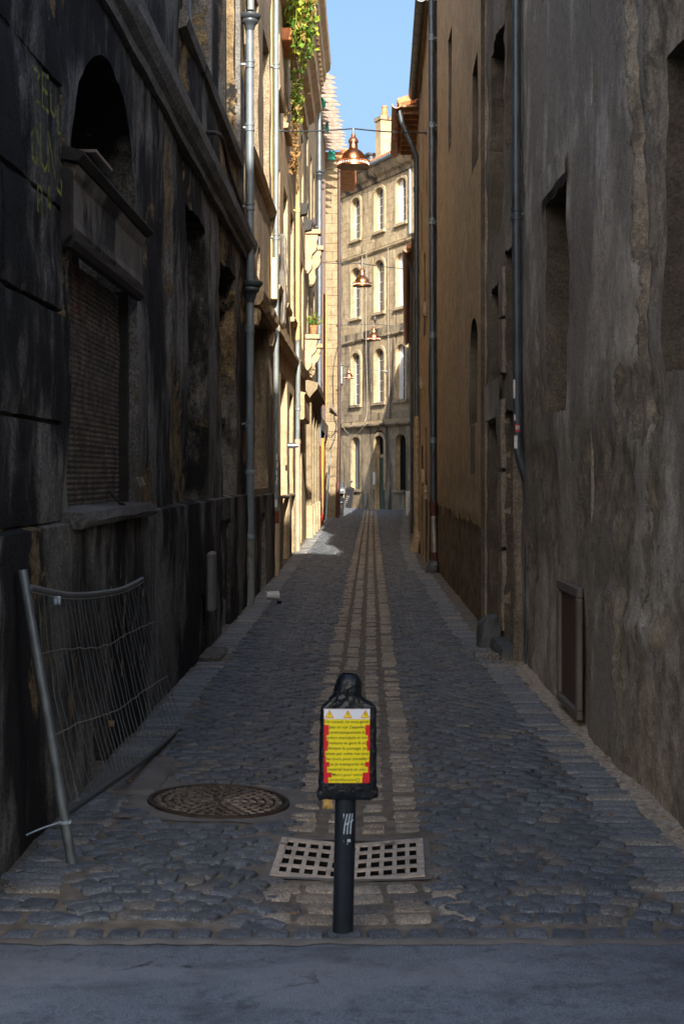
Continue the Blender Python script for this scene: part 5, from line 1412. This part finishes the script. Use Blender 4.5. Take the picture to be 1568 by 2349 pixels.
# ------------------------------------------------------------------ bent mesh fence panel leaning on the left wall
fe = empty('mesh_fence', (-1.23, 6.02, 0), 'bent galvanised mesh fence panel leaning against the black wall', 'fence')
MB().tube([(-1.235, 6.02, .03), (-1.33, 6.01, .62), (-1.445, 6.0, 1.30)], .0215, 16).build('post', M['galvanised'], fe, True)
MB().lathe([(.0, 0), (.024, .0), (.024, .02), (.02, .03)], (-1.232, 6.02, .025), 14).build('post_foot', M['rust'], fe, True)
def bez(pts, n):
    out = []
    P = [Vector(p) for p in pts]
    for i in range(n + 1):
        u = i/n*(len(P) - 1); k = min(int(u), len(P) - 2); f = u - k
        p0, p1, p2, p3 = P[max(k-1, 0)], P[k], P[k+1], P[min(k+2, len(P)-1)]
        out.append(.5*((2*p1) + (p2 - p0)*f + (2*p0 - 5*p1 + 4*p2 - p3)*f*f + (3*p1 - p0 - 3*p2 + p3)*f**3))
    return out
top = bez([(-1.42, 6.03, 1.225), (-1.425, 6.8, 1.13), (-1.425, 7.5, 1.075), (-1.43, 8.4, 1.03), (-1.44, 9.2, 1.03)], 30)
bot = bez([(-1.275, 6.05, .255), (-1.255, 6.9, .19), (-1.24, 7.6, .135), (-1.22, 8.4, .09), (-1.20, 9.35, .045)], 30)
MB().tube([tuple(p) for p in top], .0135, 10).build('top_rail', M['galvanised'], fe, True)
MB().tube([tuple(p) for p in bot], .015, 10).build('bottom_rail', M['wire'], fe, True)
random.seed(4)
wires = []
for i in range(29):
    f = i/28
    a = top[min(30, int(f*29) + 1)] if f < 1 else Vector((-1.44, 9.25, 1.02))
    b = bot[min(30, int(f*29) + 1)]
    bulge = .05*math.sin(math.pi*f) + random.uniform(-.02, .02)
    pts = [a.lerp(b, t_/8) + Vector((-.03*math.sin(math.pi*t_/8) + random.uniform(-.004, .004), (bulge + .10*f*f)*math.sin(math.pi*t_/8) + random.uniform(-.01, .01), 0)) for t_ in range(9)]
    wires.append(pts)
    MB().tube([tuple(p) for p in pts], .0027, 5).build('wire', M['galvanised'], fe)
for t_, nm in ((.29, 0), (.34, 1), (.66, 2)):
    if nm == 1: continue
    pts = []
    for w_ in wires:
        k = t_*8; i = int(k); pts.append(w_[i].lerp(w_[i+1], k - i) + Vector((.006, 0, .012*math.sin(len(pts)*.35) + random.uniform(-.005, .005))))
    MB().tube([tuple(p) for p in pts], .0028, 6).build('cross_wire', M['galv_bright'], fe, True)
MB().tube([tuple(p + Vector((.01, 0, -.02))) for p in top], .0026, 6).build('cross_wire', M['galv_bright'], fe, True)
# plastic tie at the foot of the post and scraps
zt_ = MB().lathe([(.023, -.006), (.027, -.006), (.027, .006), (.023, .006)], (-1.267, 6.018, .235), 16); zt_.tube([(-1.29, 6.0, .235), (-1.36, 5.98, .215), (-1.42, 5.97, .19)], .0035, 6); zt_.build('cable_tie', M['chalk'], fe, True)
for (u, v, D, mat, w, h) in ((130, 1378, 6.5, 'chalk', .035, .04), (255, 1660, 7.6, 'gold_scrap', .03, .03), (365, 1720, 8.8, 'netting_green', .05, .04)):
    q = at(u, v, D); MB().grid(4, 4, lambda a, b: (q.x + w*(a-.5) + .008*noise.noise(Vector((a*4, b*4, u))), q.y + .012*noise.noise(Vector((a*3, b*3, u+1))), q.z + h*(b-.5) + .01*noise.noise(Vector((a*4, b*4, u+2))))).build('scrap', M[mat], fe, True, .002)
MB().bevbox((-1.47, 7.35, .015), (-1.08, 8.25, .06), .02, .01).build('concrete_slab', M['concrete'], street)

# ------------------------------------------------------------------ smaller things on the left
def single(name, mb, mat, label, cat, group=None, smooth=False, solid=0):
    o = mb.build(name, M[mat], None, smooth, solid); tag(o, label, cat, group); return o
q = at(320, 1105, 9.3)
single('lock_box', MB().hull([(q.x + a, q.y + b, q.z + c) for a, b, c in ((-.02, -.02, .03), (.012, -.02, .03), (.032, -.015, -.02), (.0, -.015, -.035), (-.02, .05, .03), (.012, .05, .03), (.032, .05, -.02), (0, .05, -.035))]), 'galv_bright', 'small bright metal lock box at the right of the mesh grille', 'lock')
q = at(283, 1170, 8.9)
m = MB(); m.hull([(q.x + a, q.y + b, q.z + c) for a, b, c in ((-.03, -.02, .04), (.0, -.02, .05), (.055, -.02, -.03), (.03, -.02, -.055), (-.03, .03, .04), (.0, .03, .05), (.055, .03, -.03), (.03, .03, -.055))]); m.tube([(q.x - .02, q.y, q.z + .04), (q.x - .09, q.y, q.z + .12)], .008, 8)
single('hasp', m, 'iron_dark', 'black iron hasp jutting from the sill under the mesh grille', 'hasp')
m = MB()
pts = [(490, 303), (510, 318), (525, 390), (545, 450), (560, 500), (574, 545)]
path = [tuple(Vector((-1.46, 1.46*FPX/(VPU - u), Z(v, 1.46*FPX/(VPU - u))))) for u, v in pts]
single('cable', m.tube([(-1.6, path[0][1], path[0][2])] + [tuple(p) for p in bez(path, 20)], .022, 8), 'cable_black', 'thick black cable curving down the dark wall to the hopper', 'cable', None, True)
cup = MB().lathe([(.0, 0), (.035, 0), (.046, .12), (.048, .125), (.044, .125), (.033, .01)], (0, 0, 0), 18, 'X')
c_ = cup.build('paper_cup', M['white_plastic'], None, True); c_.location = (-1.19, 18.15, .105); c_.rotation_euler = (0, R(4), R(25)); c_.scale = (1.3, 1.3, 1.3)
tag(c_, 'white paper cup lying on the paving below the hopper drainpipe', 'cup')
ORG[c_] = Vector((0, 0, 0))
m = MB().lathe([(.0415, .04), (.044, .09)], (0, 0, 0), 18, 'X'); m.f = m.f[9:14]; b_ = m.build('printed_band', M['ink_black'], c_); 
# wall flue, cream lamp box, tarpaulin, floodlights on the sunny houses
q = Vector((-1.47, 27.2, Z(1022, 27.2)))
m = MB().lathe([(.0, 0), (.055, 0), (.055, .13), (.04, .135), (.035, .2), (.0, .2)], q, 14, 'X'); single('boiler_flue', m, 'galvanised', 'short round steel boiler flue poking from the sunlit doorway wall', 'flue', None, True)
m = MB(FL).bevbox((23.0, .02, 4.55), (23.2, .12, 5.22), .012); single('meter_box', m, 'box_yellow', 'slim cream plastic box beside the pale zinc drainpipe', 'box')
m = MB(); m.grid(10, 24, lambda a, b: (-1.45 + .05*math.sin(a*7 + b*2) + .04*noise.noise(Vector((a*3, b*5, 1))), 25.0 + .42*a*(1.1 - .3*b), 4.35 + 1.6*b + .10*noise.noise(Vector((a*5, 0, 3)))*(1 - b)))
single('tarpaulin', m, 'tarp_grey', 'torn grey cloth hanging on the house wall beside the cream box', 'tarpaulin', None, True, .012)
for i, (u, v) in enumerate(((691, 480), (703, 517))):
    D = 31.8 + i*2.7; x0 = -1.52; z0 = Z(v, D)
    fl = empty('floodlight', (x0, D, z0), ('black floodlight on the left wall, the nearer and higher of two', 'black floodlight on the left wall, the farther and lower of two')[i], 'floodlight', 'black floodlights on the left wall')
    MB().hull([(x0 + a, D + b, z0 + c) for a, b, c in ((.02, -.1, .14), (.25, -.12, .12), (.22, -.1, -.10), (.06, -.1, -.14), (.02, .2, .14), (.25, .2, .12), (.22, .2, -.10), (.06, .2, -.14))]).build('housing', M['iron_dark'], fl)
    MB().box((x0 - .03, D, z0 + .02), (x0 + .05, D + .05, z0 + .06)).build('bracket', M['iron_dark'], fl)
# hanging plant, dry vine, flower pots
def leaves(n, fn, size, seed, name, mat, parent):
    rr = random.Random(seed); m = MB()
    for i in range(n):
        c = Vector(fn(rr)); d = Vector((rr.gauss(0, .6), rr.gauss(0, .6), rr.gauss(-.5, .5))).normalized(); e = d.orthogonal().normalized(); e = (e*math.cos(rr.random()*6.28) + d.cross(e)*math.sin(rr.random()*6.28))
        L = size*rr.uniform(.6, 1.3); w = L*.32; nn = d.cross(e)*L*.12
        m.add([c, c + d*L*.45 + e*w + nn, c + d*L, c + d*L*.45 - e*w + nn], [(0, 1, 2), (0, 2, 3)])
    o = m.build(name, M[mat], parent); o['kind'] = 'stuff'; return o
pl = empty('hanging_plant', (-1.4, 27.4, 9.6), 'green and yellow tomato-like plant trailing from a window box high on the left', 'plant')
MB().bevbox((-1.56, 26.3, 9.75), (-1.36, 27.6, 9.98), .02).build('window_box', M['terracotta'], pl)
strands = []
rs = random.Random(8)
for i in range(46):
    y0 = 26.3 + rs.random()*1.5; x0 = -1.52 + rs.random()**.8*.54
    zt_, ln = 10.5 + rs.random()*.6, rs.uniform(.4, 1.25)
    strands.append((x0, y0, zt_, ln))
def leafpos(rr):
    x0, y0, z0, ln = rr.choice(strands); f = rr.random()
    return (x0 + rr.gauss(0, .045), y0 + rr.gauss(0, .05), z0 - ln*f)
leaves(1150, leafpos, .12, 1, 'leaves', 'leaf', pl)
m = MB()
for x0, y0, z0, ln in strands: m.tube([(-1.5, y0, 10.2), (x0, y0, z0 + .0), (x0 + .02, y0, z0 - ln*.5), (x0, y0, z0 - ln)], .006, 4)
o = m.build('stems', M['leaf'], pl); o['kind'] = 'stuff'
p_ = empty('hanging_plant', (-1.4, 28.2, 8.3), 'small feathery green plant below the trailing one on the left', 'plant')
leaves(420, lambda rr: (-1.42 + abs(rr.gauss(0, .11)), 28.1 + rr.gauss(0, .2), 9.15 + rr.gauss(0, .22)), .085, 3, 'leaves', 'leaf', p_)
MB().tube([(-1.55, 28.1, 8.8), (-1.42, 28.1, 8.95), (-1.40, 28.15, 9.2)], .01, 6).build('stem', M['leaf_dry'], p_)
v_ = empty('dry_vine', (-1.42, 28.2, 4.5), 'dry brown vine dangling down the wall beside the cream drainpipe', 'vine')
vp = [(-1.40 + .02*math.sin(k*.9), 28.3 + .05*math.sin(k*.5), 9.0 - k*.10) for k in range(13)]
MB().tube(vp, .008, 5).build('stem', M['leaf_dry'], v_)
def vleaf(rr):
    p = rr.choice(vp); return (p[0] + rr.gauss(0, .035), p[1] + rr.gauss(0, .05), p[2] + rr.uniform(-.09, .09))
leaves(260, vleaf, .075, 5, 'leaves', 'leaf_dry', v_)
fp = empty('flower_pot', (-1.33, 38.0, 5.33), 'terracotta flower pot with a small green plant on a carved bracket', 'flower pot')
MB().lathe([(.0, 0), (.07, 0), (.10, .2), (.11, .2), (.11, .24), (.09, .24), (.08, .05)], (-1.33, 36.75, 5.32), 14).build('pot', M['terracotta'], fp, True)
leaves(160, lambda rr: (-1.33 + rr.gauss(0, .1), 36.75 + rr.gauss(0, .1), 5.62 + abs(rr.gauss(0, .12))), .08, 6, 'leaves', 'leaf', fp)
def pigeon(loc, label, s=1.0):
    p = empty('pigeon', loc, label, 'pigeon', 'pigeons')
    P = Vector(loc)
    MB().tube([tuple(P + Vector(q)*s) for q in ((0, .16, .10), (0, .10, .12), (0, .03, .14), (0, -.05, .17), (0, -.08, .22), (0, -.085, .26), (0, -.09, .28))], .05, 10, rs=[r_*s for r_ in (.012, .04, .068, .062, .04, .032, .012)]).build('body', M['feather'], p, True)
    MB().tube([tuple(P + Vector(q)*s) for q in ((0, .12, .10), (0, .2, .07), (0, .27, .05))], .02, 6, rs=[.03*s, .03*s, .015*s]).build('tail', M['feather'], p, True)
    MB().tube([tuple(P + Vector(q)*s) for q in ((0, -.10, .265), (0, -.135, .255))], .006*s, 5, rs=[.008*s, .002*s]).build('beak', M['ink_black'], p)
    for sx in (-1, 1): MB().tube([tuple(P + Vector((.022*sx, .0, .10))*s), tuple(P + Vector((.024*sx, -.01, 0))*s)], .006*s, 5).build('leg', M['rust_red'], p)
pigeon((-1.32, 36.72, 8.02), 'pigeon perched on the upper carved bracket of the left houses', 1.1)
pigeon(tuple(l3 + Vector((0.04, 0, .66))), 'pigeon perched on the third copper lamp', 1.1)

# things along the house under repair
def plank(u0, v0, D0, u1, v1, D1, w, t_, mat, label, name='plank', cat='plank', group='boards and poles leaning by the repair works'):
    a, b = at(u0, v0, D0), at(u1, v1, D1); d = (b - a).normalized(); e = d.cross(Vector((0, 1, 0))).normalized()*w/2; n = d.cross(e).normalized()*t_/2
    m = MB(); m.add([tuple(a + e + n), tuple(a - e + n), tuple(a - e - n), tuple(a + e - n), tuple(b + e + n), tuple(b - e + n), tuple(b - e - n), tuple(b + e - n)], [(0,3,2,1),(4,5,6,7),(0,1,5,4),(1,2,6,5),(2,3,7,6),(3,0,4,7)])
    return single(name, m, mat, label, cat, group)
plank(737, 1005, 48, 735, 1200, 48.3, .17, .03, 'orange_board', 'bright orange board standing upright by the repair works')
plank(734, 1060, 47, 739, 1203, 47.6, .06, .06, 'galvanised', 'grey metal pole leaning near the orange board', 'pole', 'pole')
plank(757, 1040, 53.5, 747, 1194, 52, .06, .05, 'galvanised', 'thin grey pole propped against the pale ashlar pier', 'pole', 'pole')
plank(713, 1120, 44, 714, 1210, 44.2, .16, .04, 'white_frame', 'white panel leaning against the shopfront base', 'panel', 'panel')
for u, w, mt, lb in ((741, .16, 'brown_pipe', 'tall dark brown boarding post on the house under repair'), (745, .10, 'orange_board', 'narrow rust-orange boarding strip on the house under repair')):
    D = 51.0; m = MB(); m.box((X(u, D) - w/2, D, 2.9 if mt == 'brown_pipe' else 4.2), (X(u, D) + w/2, D + .1, 12.3 if mt == 'brown_pipe' else 8.2)); o = single('boarding_post', m, mt, lb, 'post', 'boarding posts')
rb_ = MB().grid(20, 14, lambda a, b: (X(733, 47.5) + (.15 + .02*noise.noise(Vector((a*6, b*4, 1))))*math.sin(math.pi*b)**.6*math.cos(2*math.pi*a), 47.4 + .14*math.sin(math.pi*b)**.6*math.sin(2*math.pi*a), .05 + .42*b + .03*noise.noise(Vector((a*5, b*5, 2)))))
single('rubbish_bag', rb_, 'red_plastic', 'bulging red net bag on the ground by the left houses', 'bag', None, True)
m = MB(); a, b = at(757, 928, 54.6), at(773, 948, 54.9); dd = (b - a)
m.add([tuple(a + Vector((0, 0, .07))), tuple(b + Vector((0, 0, .07))), tuple(b - Vector((0, 0, .07))), tuple(a - Vector((0, 0, .07)))] + [tuple(p + Vector((0, .12, 0))) for p in (a + Vector((0, 0, .07)), b + Vector((0, 0, .07)), b - Vector((0, 0, .07)), a - Vector((0, 0, .07)))], [(0,1,2,3),(7,6,5,4),(0,4,5,1),(1,5,6,2),(2,6,7,3),(3,7,4,0)])
single('wall_bracket', m, 'old_wood', 'slanting wooden bracket fixed to the pale ashlar pier', 'bracket')
for k, pts in enumerate(([(775, 790), (764, 850), (766, 950), (772, 975), (760, 1000), (742, 985)], [(772, 960), (768, 1000), (755, 1030), (742, 1020)])):
    single('loose_cable', MB().tube([tuple(p) for p in bez([tuple(at(u, v, 54.9)) for u, v in pts], 24)], .012, 6), 'cable_black', ('long loose black cable looping down the pale pier', 'short loose black cable looped low on the pale pier')[k], 'cable', None, True)
# cables on the far building
for k, (pts, r_) in enumerate(((((1.0, .34, 4.2), (1.9, .42, 3.8), (2.9, .42, 3.75), (4.0, .34, 4.25)), .010), (((3.4, .1, 12.8), (3.45, .14, 8.6), (3.5, .1, 5.2), (3.7, .32, 4.3)), .013), (((5.9, .1, 12.6), (5.9, .1, 9.0), (6.0, .1, 6.0), (5.85, .1, 4.4)), .013), (((2.9, .1, 12.6), (2.9, .1, 9.0), (2.95, .1, 8.5)), .016))):
    single('facade_cable', MB().tube([tuple(p) for p in bez([tuple(FF.pt(*p)) for p in pts], 24)], r_, 6), 'cable_pale', ('pale cable sagging below the first ledge of the arched-window building', 'long pale cable running down beside the middle windows', 'pale cable running down between the middle and right windows', 'short pale cable dropping beside the left windows')[k], 'cable', None, True)
q = FF.pt(3.75, .05, .55); MB_ = MB(FF).bevbox((3.25, .05, .15), (3.45, .16, .85), .03)
single('meter_cover', MB_, 'sheet_metal', 'grey meter cover on the plinth left of the green door', 'meter box')
m = MB(FF).hull([(1.2, .45, .0), (2.4, .45, .0), (.95, .12, 1.0), (2.0, .12, 1.05), (1.2, .49, .02), (2.4, .49, .02), (.95, .16, 1.02), (2.0, .16, 1.07)])
sb = empty('leaning_board', FF.pt(2.2, .5, 0), 'grey board with faint lettering leaning below the left shuttered window', 'board'); m.build('board', M['dark_wood'], sb)
m = MB(FF)
for k in range(4): m.box((1.4, .29 + .045*k, .62 - .1*k), (1.75, .30 + .045*k, .65 - .1*k))
m.build('lettering', M['sticker_white'], sb)
# white cabinet and stone at the right end of the lane
c_ = empty('street_cabinet', tuple(FR5.pt(58, .2, .05)), 'cream street cabinet with blue scribbles at the right end of the lane', 'cabinet')
MB(FR5).bevbox((57.6, .02, .05), (58.5, .22, 1.05), .02).build('cabinet', M['white_plastic'], c_)
MB(FR5).bevbox((57.59, -.0, .08), (57.60, .1, 1.0), .002).build('door', M['sticker_white'], c_)
m = MB()
m.tube([tuple(FR5.pt(57.585, .10 + .02*math.sin(k*1.9), .85 - k*.06)) for k in range(9)], .008, 5); m.build('scribble', M['paint_blue_grey'], c_)

# guard stones, rubble
def boulder(c, r, seed, mat, label, tall=1.0):
    rr = Vector(r)
    def f(a, b):
        th, ph = 2*math.pi*a, math.pi*(b - .5)
        d = Vector((math.cos(th)*math.cos(ph), math.sin(th)*math.cos(ph), math.sin(ph)))
        e = Vector([math.copysign(abs(x)**.75, x) for x in d])
        k = 1 + .22*fbm(d*1.3 + Vector((seed, 0, 0))) + .05*fbm(d*5 + Vector((seed, 1, 0)))
        return tuple(Vector(c) + Vector((e.x*rr.x, e.y*rr.y, max(e.z, -.55)*rr.z))*k + Vector((.12*rr.z*e.z, 0, 0)))
    return single('guard_stone', MB().grid(26, 16, f), mat, label, 'stone', 'guard stones at the foot of the right walls', True)
boulder((1.19, 13.7, .12), (.12, .15, .24), 3, 'guard_stone', 'leaning dark guard stone beside the doorway step and rubble')
boulder((1.13, 24.1, .10), (.10, .15, .14), 8, 'guard_stone', 'dark guard stone below the black drainpipe')
boulder((1.08, 30.4, .18), (.10, .16, .30), 5, 'guard_stone_tan', 'ochre guard stone against the old cracked house')
boulder((1.85, 57.0, .10), (.12, .2, .16), 6, 'guard_stone_tan', 'rounded stone under the street cabinet')
random.seed(12)
m = MB()
for i in range(620):
    r_ = abs(random.gauss(0, .16)); a = random.random()*6.28
    x, y_ = 1.20 + r_*math.cos(a)*.8, 12.75 + r_*math.sin(a)*1.9
    if x > xr(y_) - .02: continue
    s_ = random.uniform(.004, .014)*(1.6 if random.random() < .1 else 1)
    z_ = gz(x, y_) + .014 + .02*max(0, 1 - r_/.2)*random.random()
    m.hull([(x + random.uniform(-s_, s_), y_ + random.uniform(-s_, s_)*1.2, z_ + random.uniform(-s_, s_)*.7) for _ in range(7)])
o = m.build('rubble', M['rubble']); tag(o, 'loose grit and chippings heaped beside the doorway step', 'rubble', None, 'stuff')
m = MB()
for i in range(900):                                   # grit along the foot of both walls and odd litter on the setts
    sd = random.choice((-1, 1, 1)); y_ = 5.6 + random.random()**1.6*22
    x = (xr(y_) - .03 - abs(random.gauss(0, .05))) if sd > 0 else (xl(y_) + .02 + abs(random.gauss(0, .04)))
    if random.random() < .12: x = random.uniform(-1.2, 1.2)
    s_ = random.uniform(.002, .008); z_ = gz(x, y_) + .012
    m.hull([(x + random.uniform(-s_, s_), y_ + random.uniform(-s_, s_)*1.4, z_ + random.uniform(-s_, s_)*.6) for _ in range(6)])
o = m.build('grit', M['rubble']); tag(o, 'fine grit scattered along the foot of the walls', 'grit', None, 'stuff')

rr = random.Random(19); m = MB()
for i in range(110):                                   # dry leaves and paper scraps blown against the walls
    y_ = 5.4 + rr.random()**1.4*20; sd = rr.choice((-1, 1, 1))
    x = (xr(y_) - .05 - abs(rr.gauss(0, .12))) if sd > 0 else (xl(y_) + .05 + abs(rr.gauss(0, .10)))
    if rr.random() < .25: x = rr.uniform(-1.1, 1.1)
    L, w, a = rr.uniform(.018, .05), rr.uniform(.008, .02), rr.random()*6.28
    z_ = gz(x, y_) + .022; c, s_ = math.cos(a), math.sin(a)
    m.add([(x, y_, z_), (x + c*L*.5 - s_*w, y_ + s_*L*.5 + c*w, z_ + rr.uniform(.002, .014)), (x + c*L, y_ + s_*L, z_ + rr.uniform(0, .01)), (x + c*L*.5 + s_*w, y_ + s_*L*.5 - c*w, z_ + rr.uniform(.002, .014))], [(0, 1, 2), (0, 2, 3)])
o = m.build('litter', M['leaf_dry']); tag(o, 'dry brown leaves and scraps blown along the foot of the walls', 'litter', None, 'stuff')
# notices pasted on the jamb of the green door
q_ = MB(FF).box((4.1, .066, 1.25), (4.35, .072, 1.85)); single('pasted_notice', q_, 'sticker_white', 'white paper notice pasted left of the green door', 'notice')
q_ = MB(FF).box((5.1, -.235, 1.35), (5.3, -.228, 1.75)); single('pasted_notice', q_, 'paint_blue_grey', 'pale blue paper notice stuck on the green door', 'notice')

# ------------------------------------------------------------------ motorcycle by the pier
mo = empty('motorcycle', (-.98, 58.2, 0), 'black trail motorcycle parked nose-out behind the pale pier', 'motorcycle')
MX, MY = X(783, 57.6), 57.6
def wheel(y0, r_, name='wheel'):
    w_ = MB().lathe([(r_ - .07, -.04), (r_ - .01, -.052), (r_ + .0, -.03), (r_ + .004, 0), (r_ + .0, .03), (r_ - .01, .052), (r_ - .07, .04), (r_ - .075, 0), (r_ - .07, -.04)], (MX, y0, r_ + .03), 36, 'X').build(name, M['rubber'], mo, True)
    m = MB()
    for k in range(36):
        a = 2*math.pi*k/36; c0 = Vector((MX + (.02 if k % 2 else -.02), y0 + r_*math.cos(a), r_ + .03 + r_*math.sin(a)))
        m.box(tuple(c0 - Vector((.018, .014, .014))), tuple(c0 + Vector((.018, .014, .014))))
    m.build('tread', M['rubber'], w_)
    MB().lathe([(r_ - .09, -.03), (r_ - .07, -.032), (r_ - .07, .032), (r_ - .09, .03), (r_ - .09, -.03)], (MX, y0, r_ + .03), 36, 'X').build('rim', M['galvanised'], w_, True)
    MB().lathe([(.0, -.05), (.05, -.05), (.05, .05), (.0, .05)], (MX, y0, r_ + .03), 16, 'X').build('hub', M['iron_dark'], w_, True)
    m = MB()
    for k in range(18):
        a = 2*math.pi*k/18; m.tube([(MX + (.03 if k % 2 else -.03), y0 + .05*math.cos(a), r_ + .03 + .05*math.sin(a)), (MX, y0 + (r_ - .08)*math.cos(a), r_ + .03 + (r_ - .08)*math.sin(a))], .005, 4)
    m.build('spokes', M['galvanised'], w_)
    MB().lathe([(.10, -.06), (.15, -.06), (.15, -.053), (.10, -.053), (.10, -.06)], (MX - .02, y0, r_ + .03), 20, 'X').build('brake_disc', M['galvanised'], w_, True)
wheel(57.6, .36); wheel(59.05, .34)
for sx in (-1, 1):
    MB().tube([(MX + .085*sx, 57.6, .39), (MX + .085*sx, 57.72, .78)], .03, 10).build('fork', M['iron_dark'], mo, True)
    MB().tube([(MX + .085*sx, 57.72, .78), (MX + .085*sx, 57.85, 1.12)], .024, 10).build('fork_tube', M['moto_gold'], mo, True)
    MB().tube([(MX, 57.88, 1.16), (MX + .2*sx, 57.86, 1.2), (MX + .4*sx, 57.95, 1.22)], .014, 8).build('handlebar', M['moto_black'], mo, True)
    MB().tube([(MX + .33*sx, 57.9, 1.22), (MX + .36*sx, 57.86, 1.36), (MX + .38*sx, 57.84, 1.40)], .008, 6).build('mirror_stem', M['moto_black'], mo, True)
    m = MB(); m.hull([(MX + sx*(.40 + a), 57.83 + b, 1.43 + c) for a, b, c in ((-.06, 0, -.03), (.06, 0, .0), (-.04, 0, .04), (.05, 0, .045), (-.05, .03, -.02), (.05, .03, .03), (0, .03, .04), (0, .03, -.03))]); m.build('mirror', M['moto_black'], mo)
    MB().hull([(MX + sx*(.36 + a), 57.8 + b, 1.18 + c) for a, b, c in ((-.05, 0, -.05), (.07, .02, -.04), (-.04, 0, .05), (.06, .02, .05), (0, .06, 0), (.03, .06, .03))]).build('hand_guard', M['moto_black'], mo)
MB().hull([(MX + a, 57.62 + b, 1.06 + c) for a, b, c in ((-.13, 0, -.1), (.13, 0, -.1), (-.15, .02, .05), (.15, .02, .05), (-.08, .05, .14), (.08, .05, .14), (-.12, .2, .0), (.12, .2, .0))]).build('headlight_shell', M['moto_black'], mo)
MB().lathe([(.0, -.02), (.05, -.018), (.085, -.004), (.09, .01), (.09, .03)], (MX, 57.61, 1.06), 20, 'Y').build('headlight', M['galvanised'], mo, True)
MB().grid(6, 6, lambda a, b: (MX + (a - .5)*(.28 - .10*b), 57.64 + .12*b + .05*(2*a - 1)**2, 1.15 + .26*b)).build('windscreen', M['glass'], mo, True, .006)
MB().grid(4, 10, lambda a, b: (MX + (a - .5)*.13, 57.6 - .42*math.cos(.35 + b*1.6), .39 + .44*math.sin(.35 + b*1.6) + .02)).build('mudguard', M['moto_black'], mo, True, .012)
MB().hull([(MX + a, b, c) for a, b, c in ((-.12, 57.9, .85), (.12, 57.9, .85), (-.16, 58.0, 1.05), (.16, 58.0, 1.05), (-.13, 58.4, 1.0), (.13, 58.4, 1.0), (-.12, 58.4, .75), (.12, 58.4, .75))]).build('tank', M['moto_black'], mo)
MB().hull([(MX + a, b, c) for a, b, c in ((-.11, 58.4, .85), (.11, 58.4, .85), (-.12, 59.2, .95), (.12, 59.2, .95), (-.1, 59.2, .85), (.1, 59.2, .85), (-.12, 58.4, .93), (.12, 58.4, .93))]).build('seat', M['rubber'], mo)
MB().hull([(MX + a, b, c) for a, b, c in ((-.14, 58.0, .3), (.14, 58.0, .3), (-.17, 58.05, .65), (.17, 58.05, .65), (-.12, 58.6, .3), (.12, 58.6, .3), (-.12, 58.6, .7), (.12, 58.6, .7))]).build('engine', M['iron_dark'], mo)
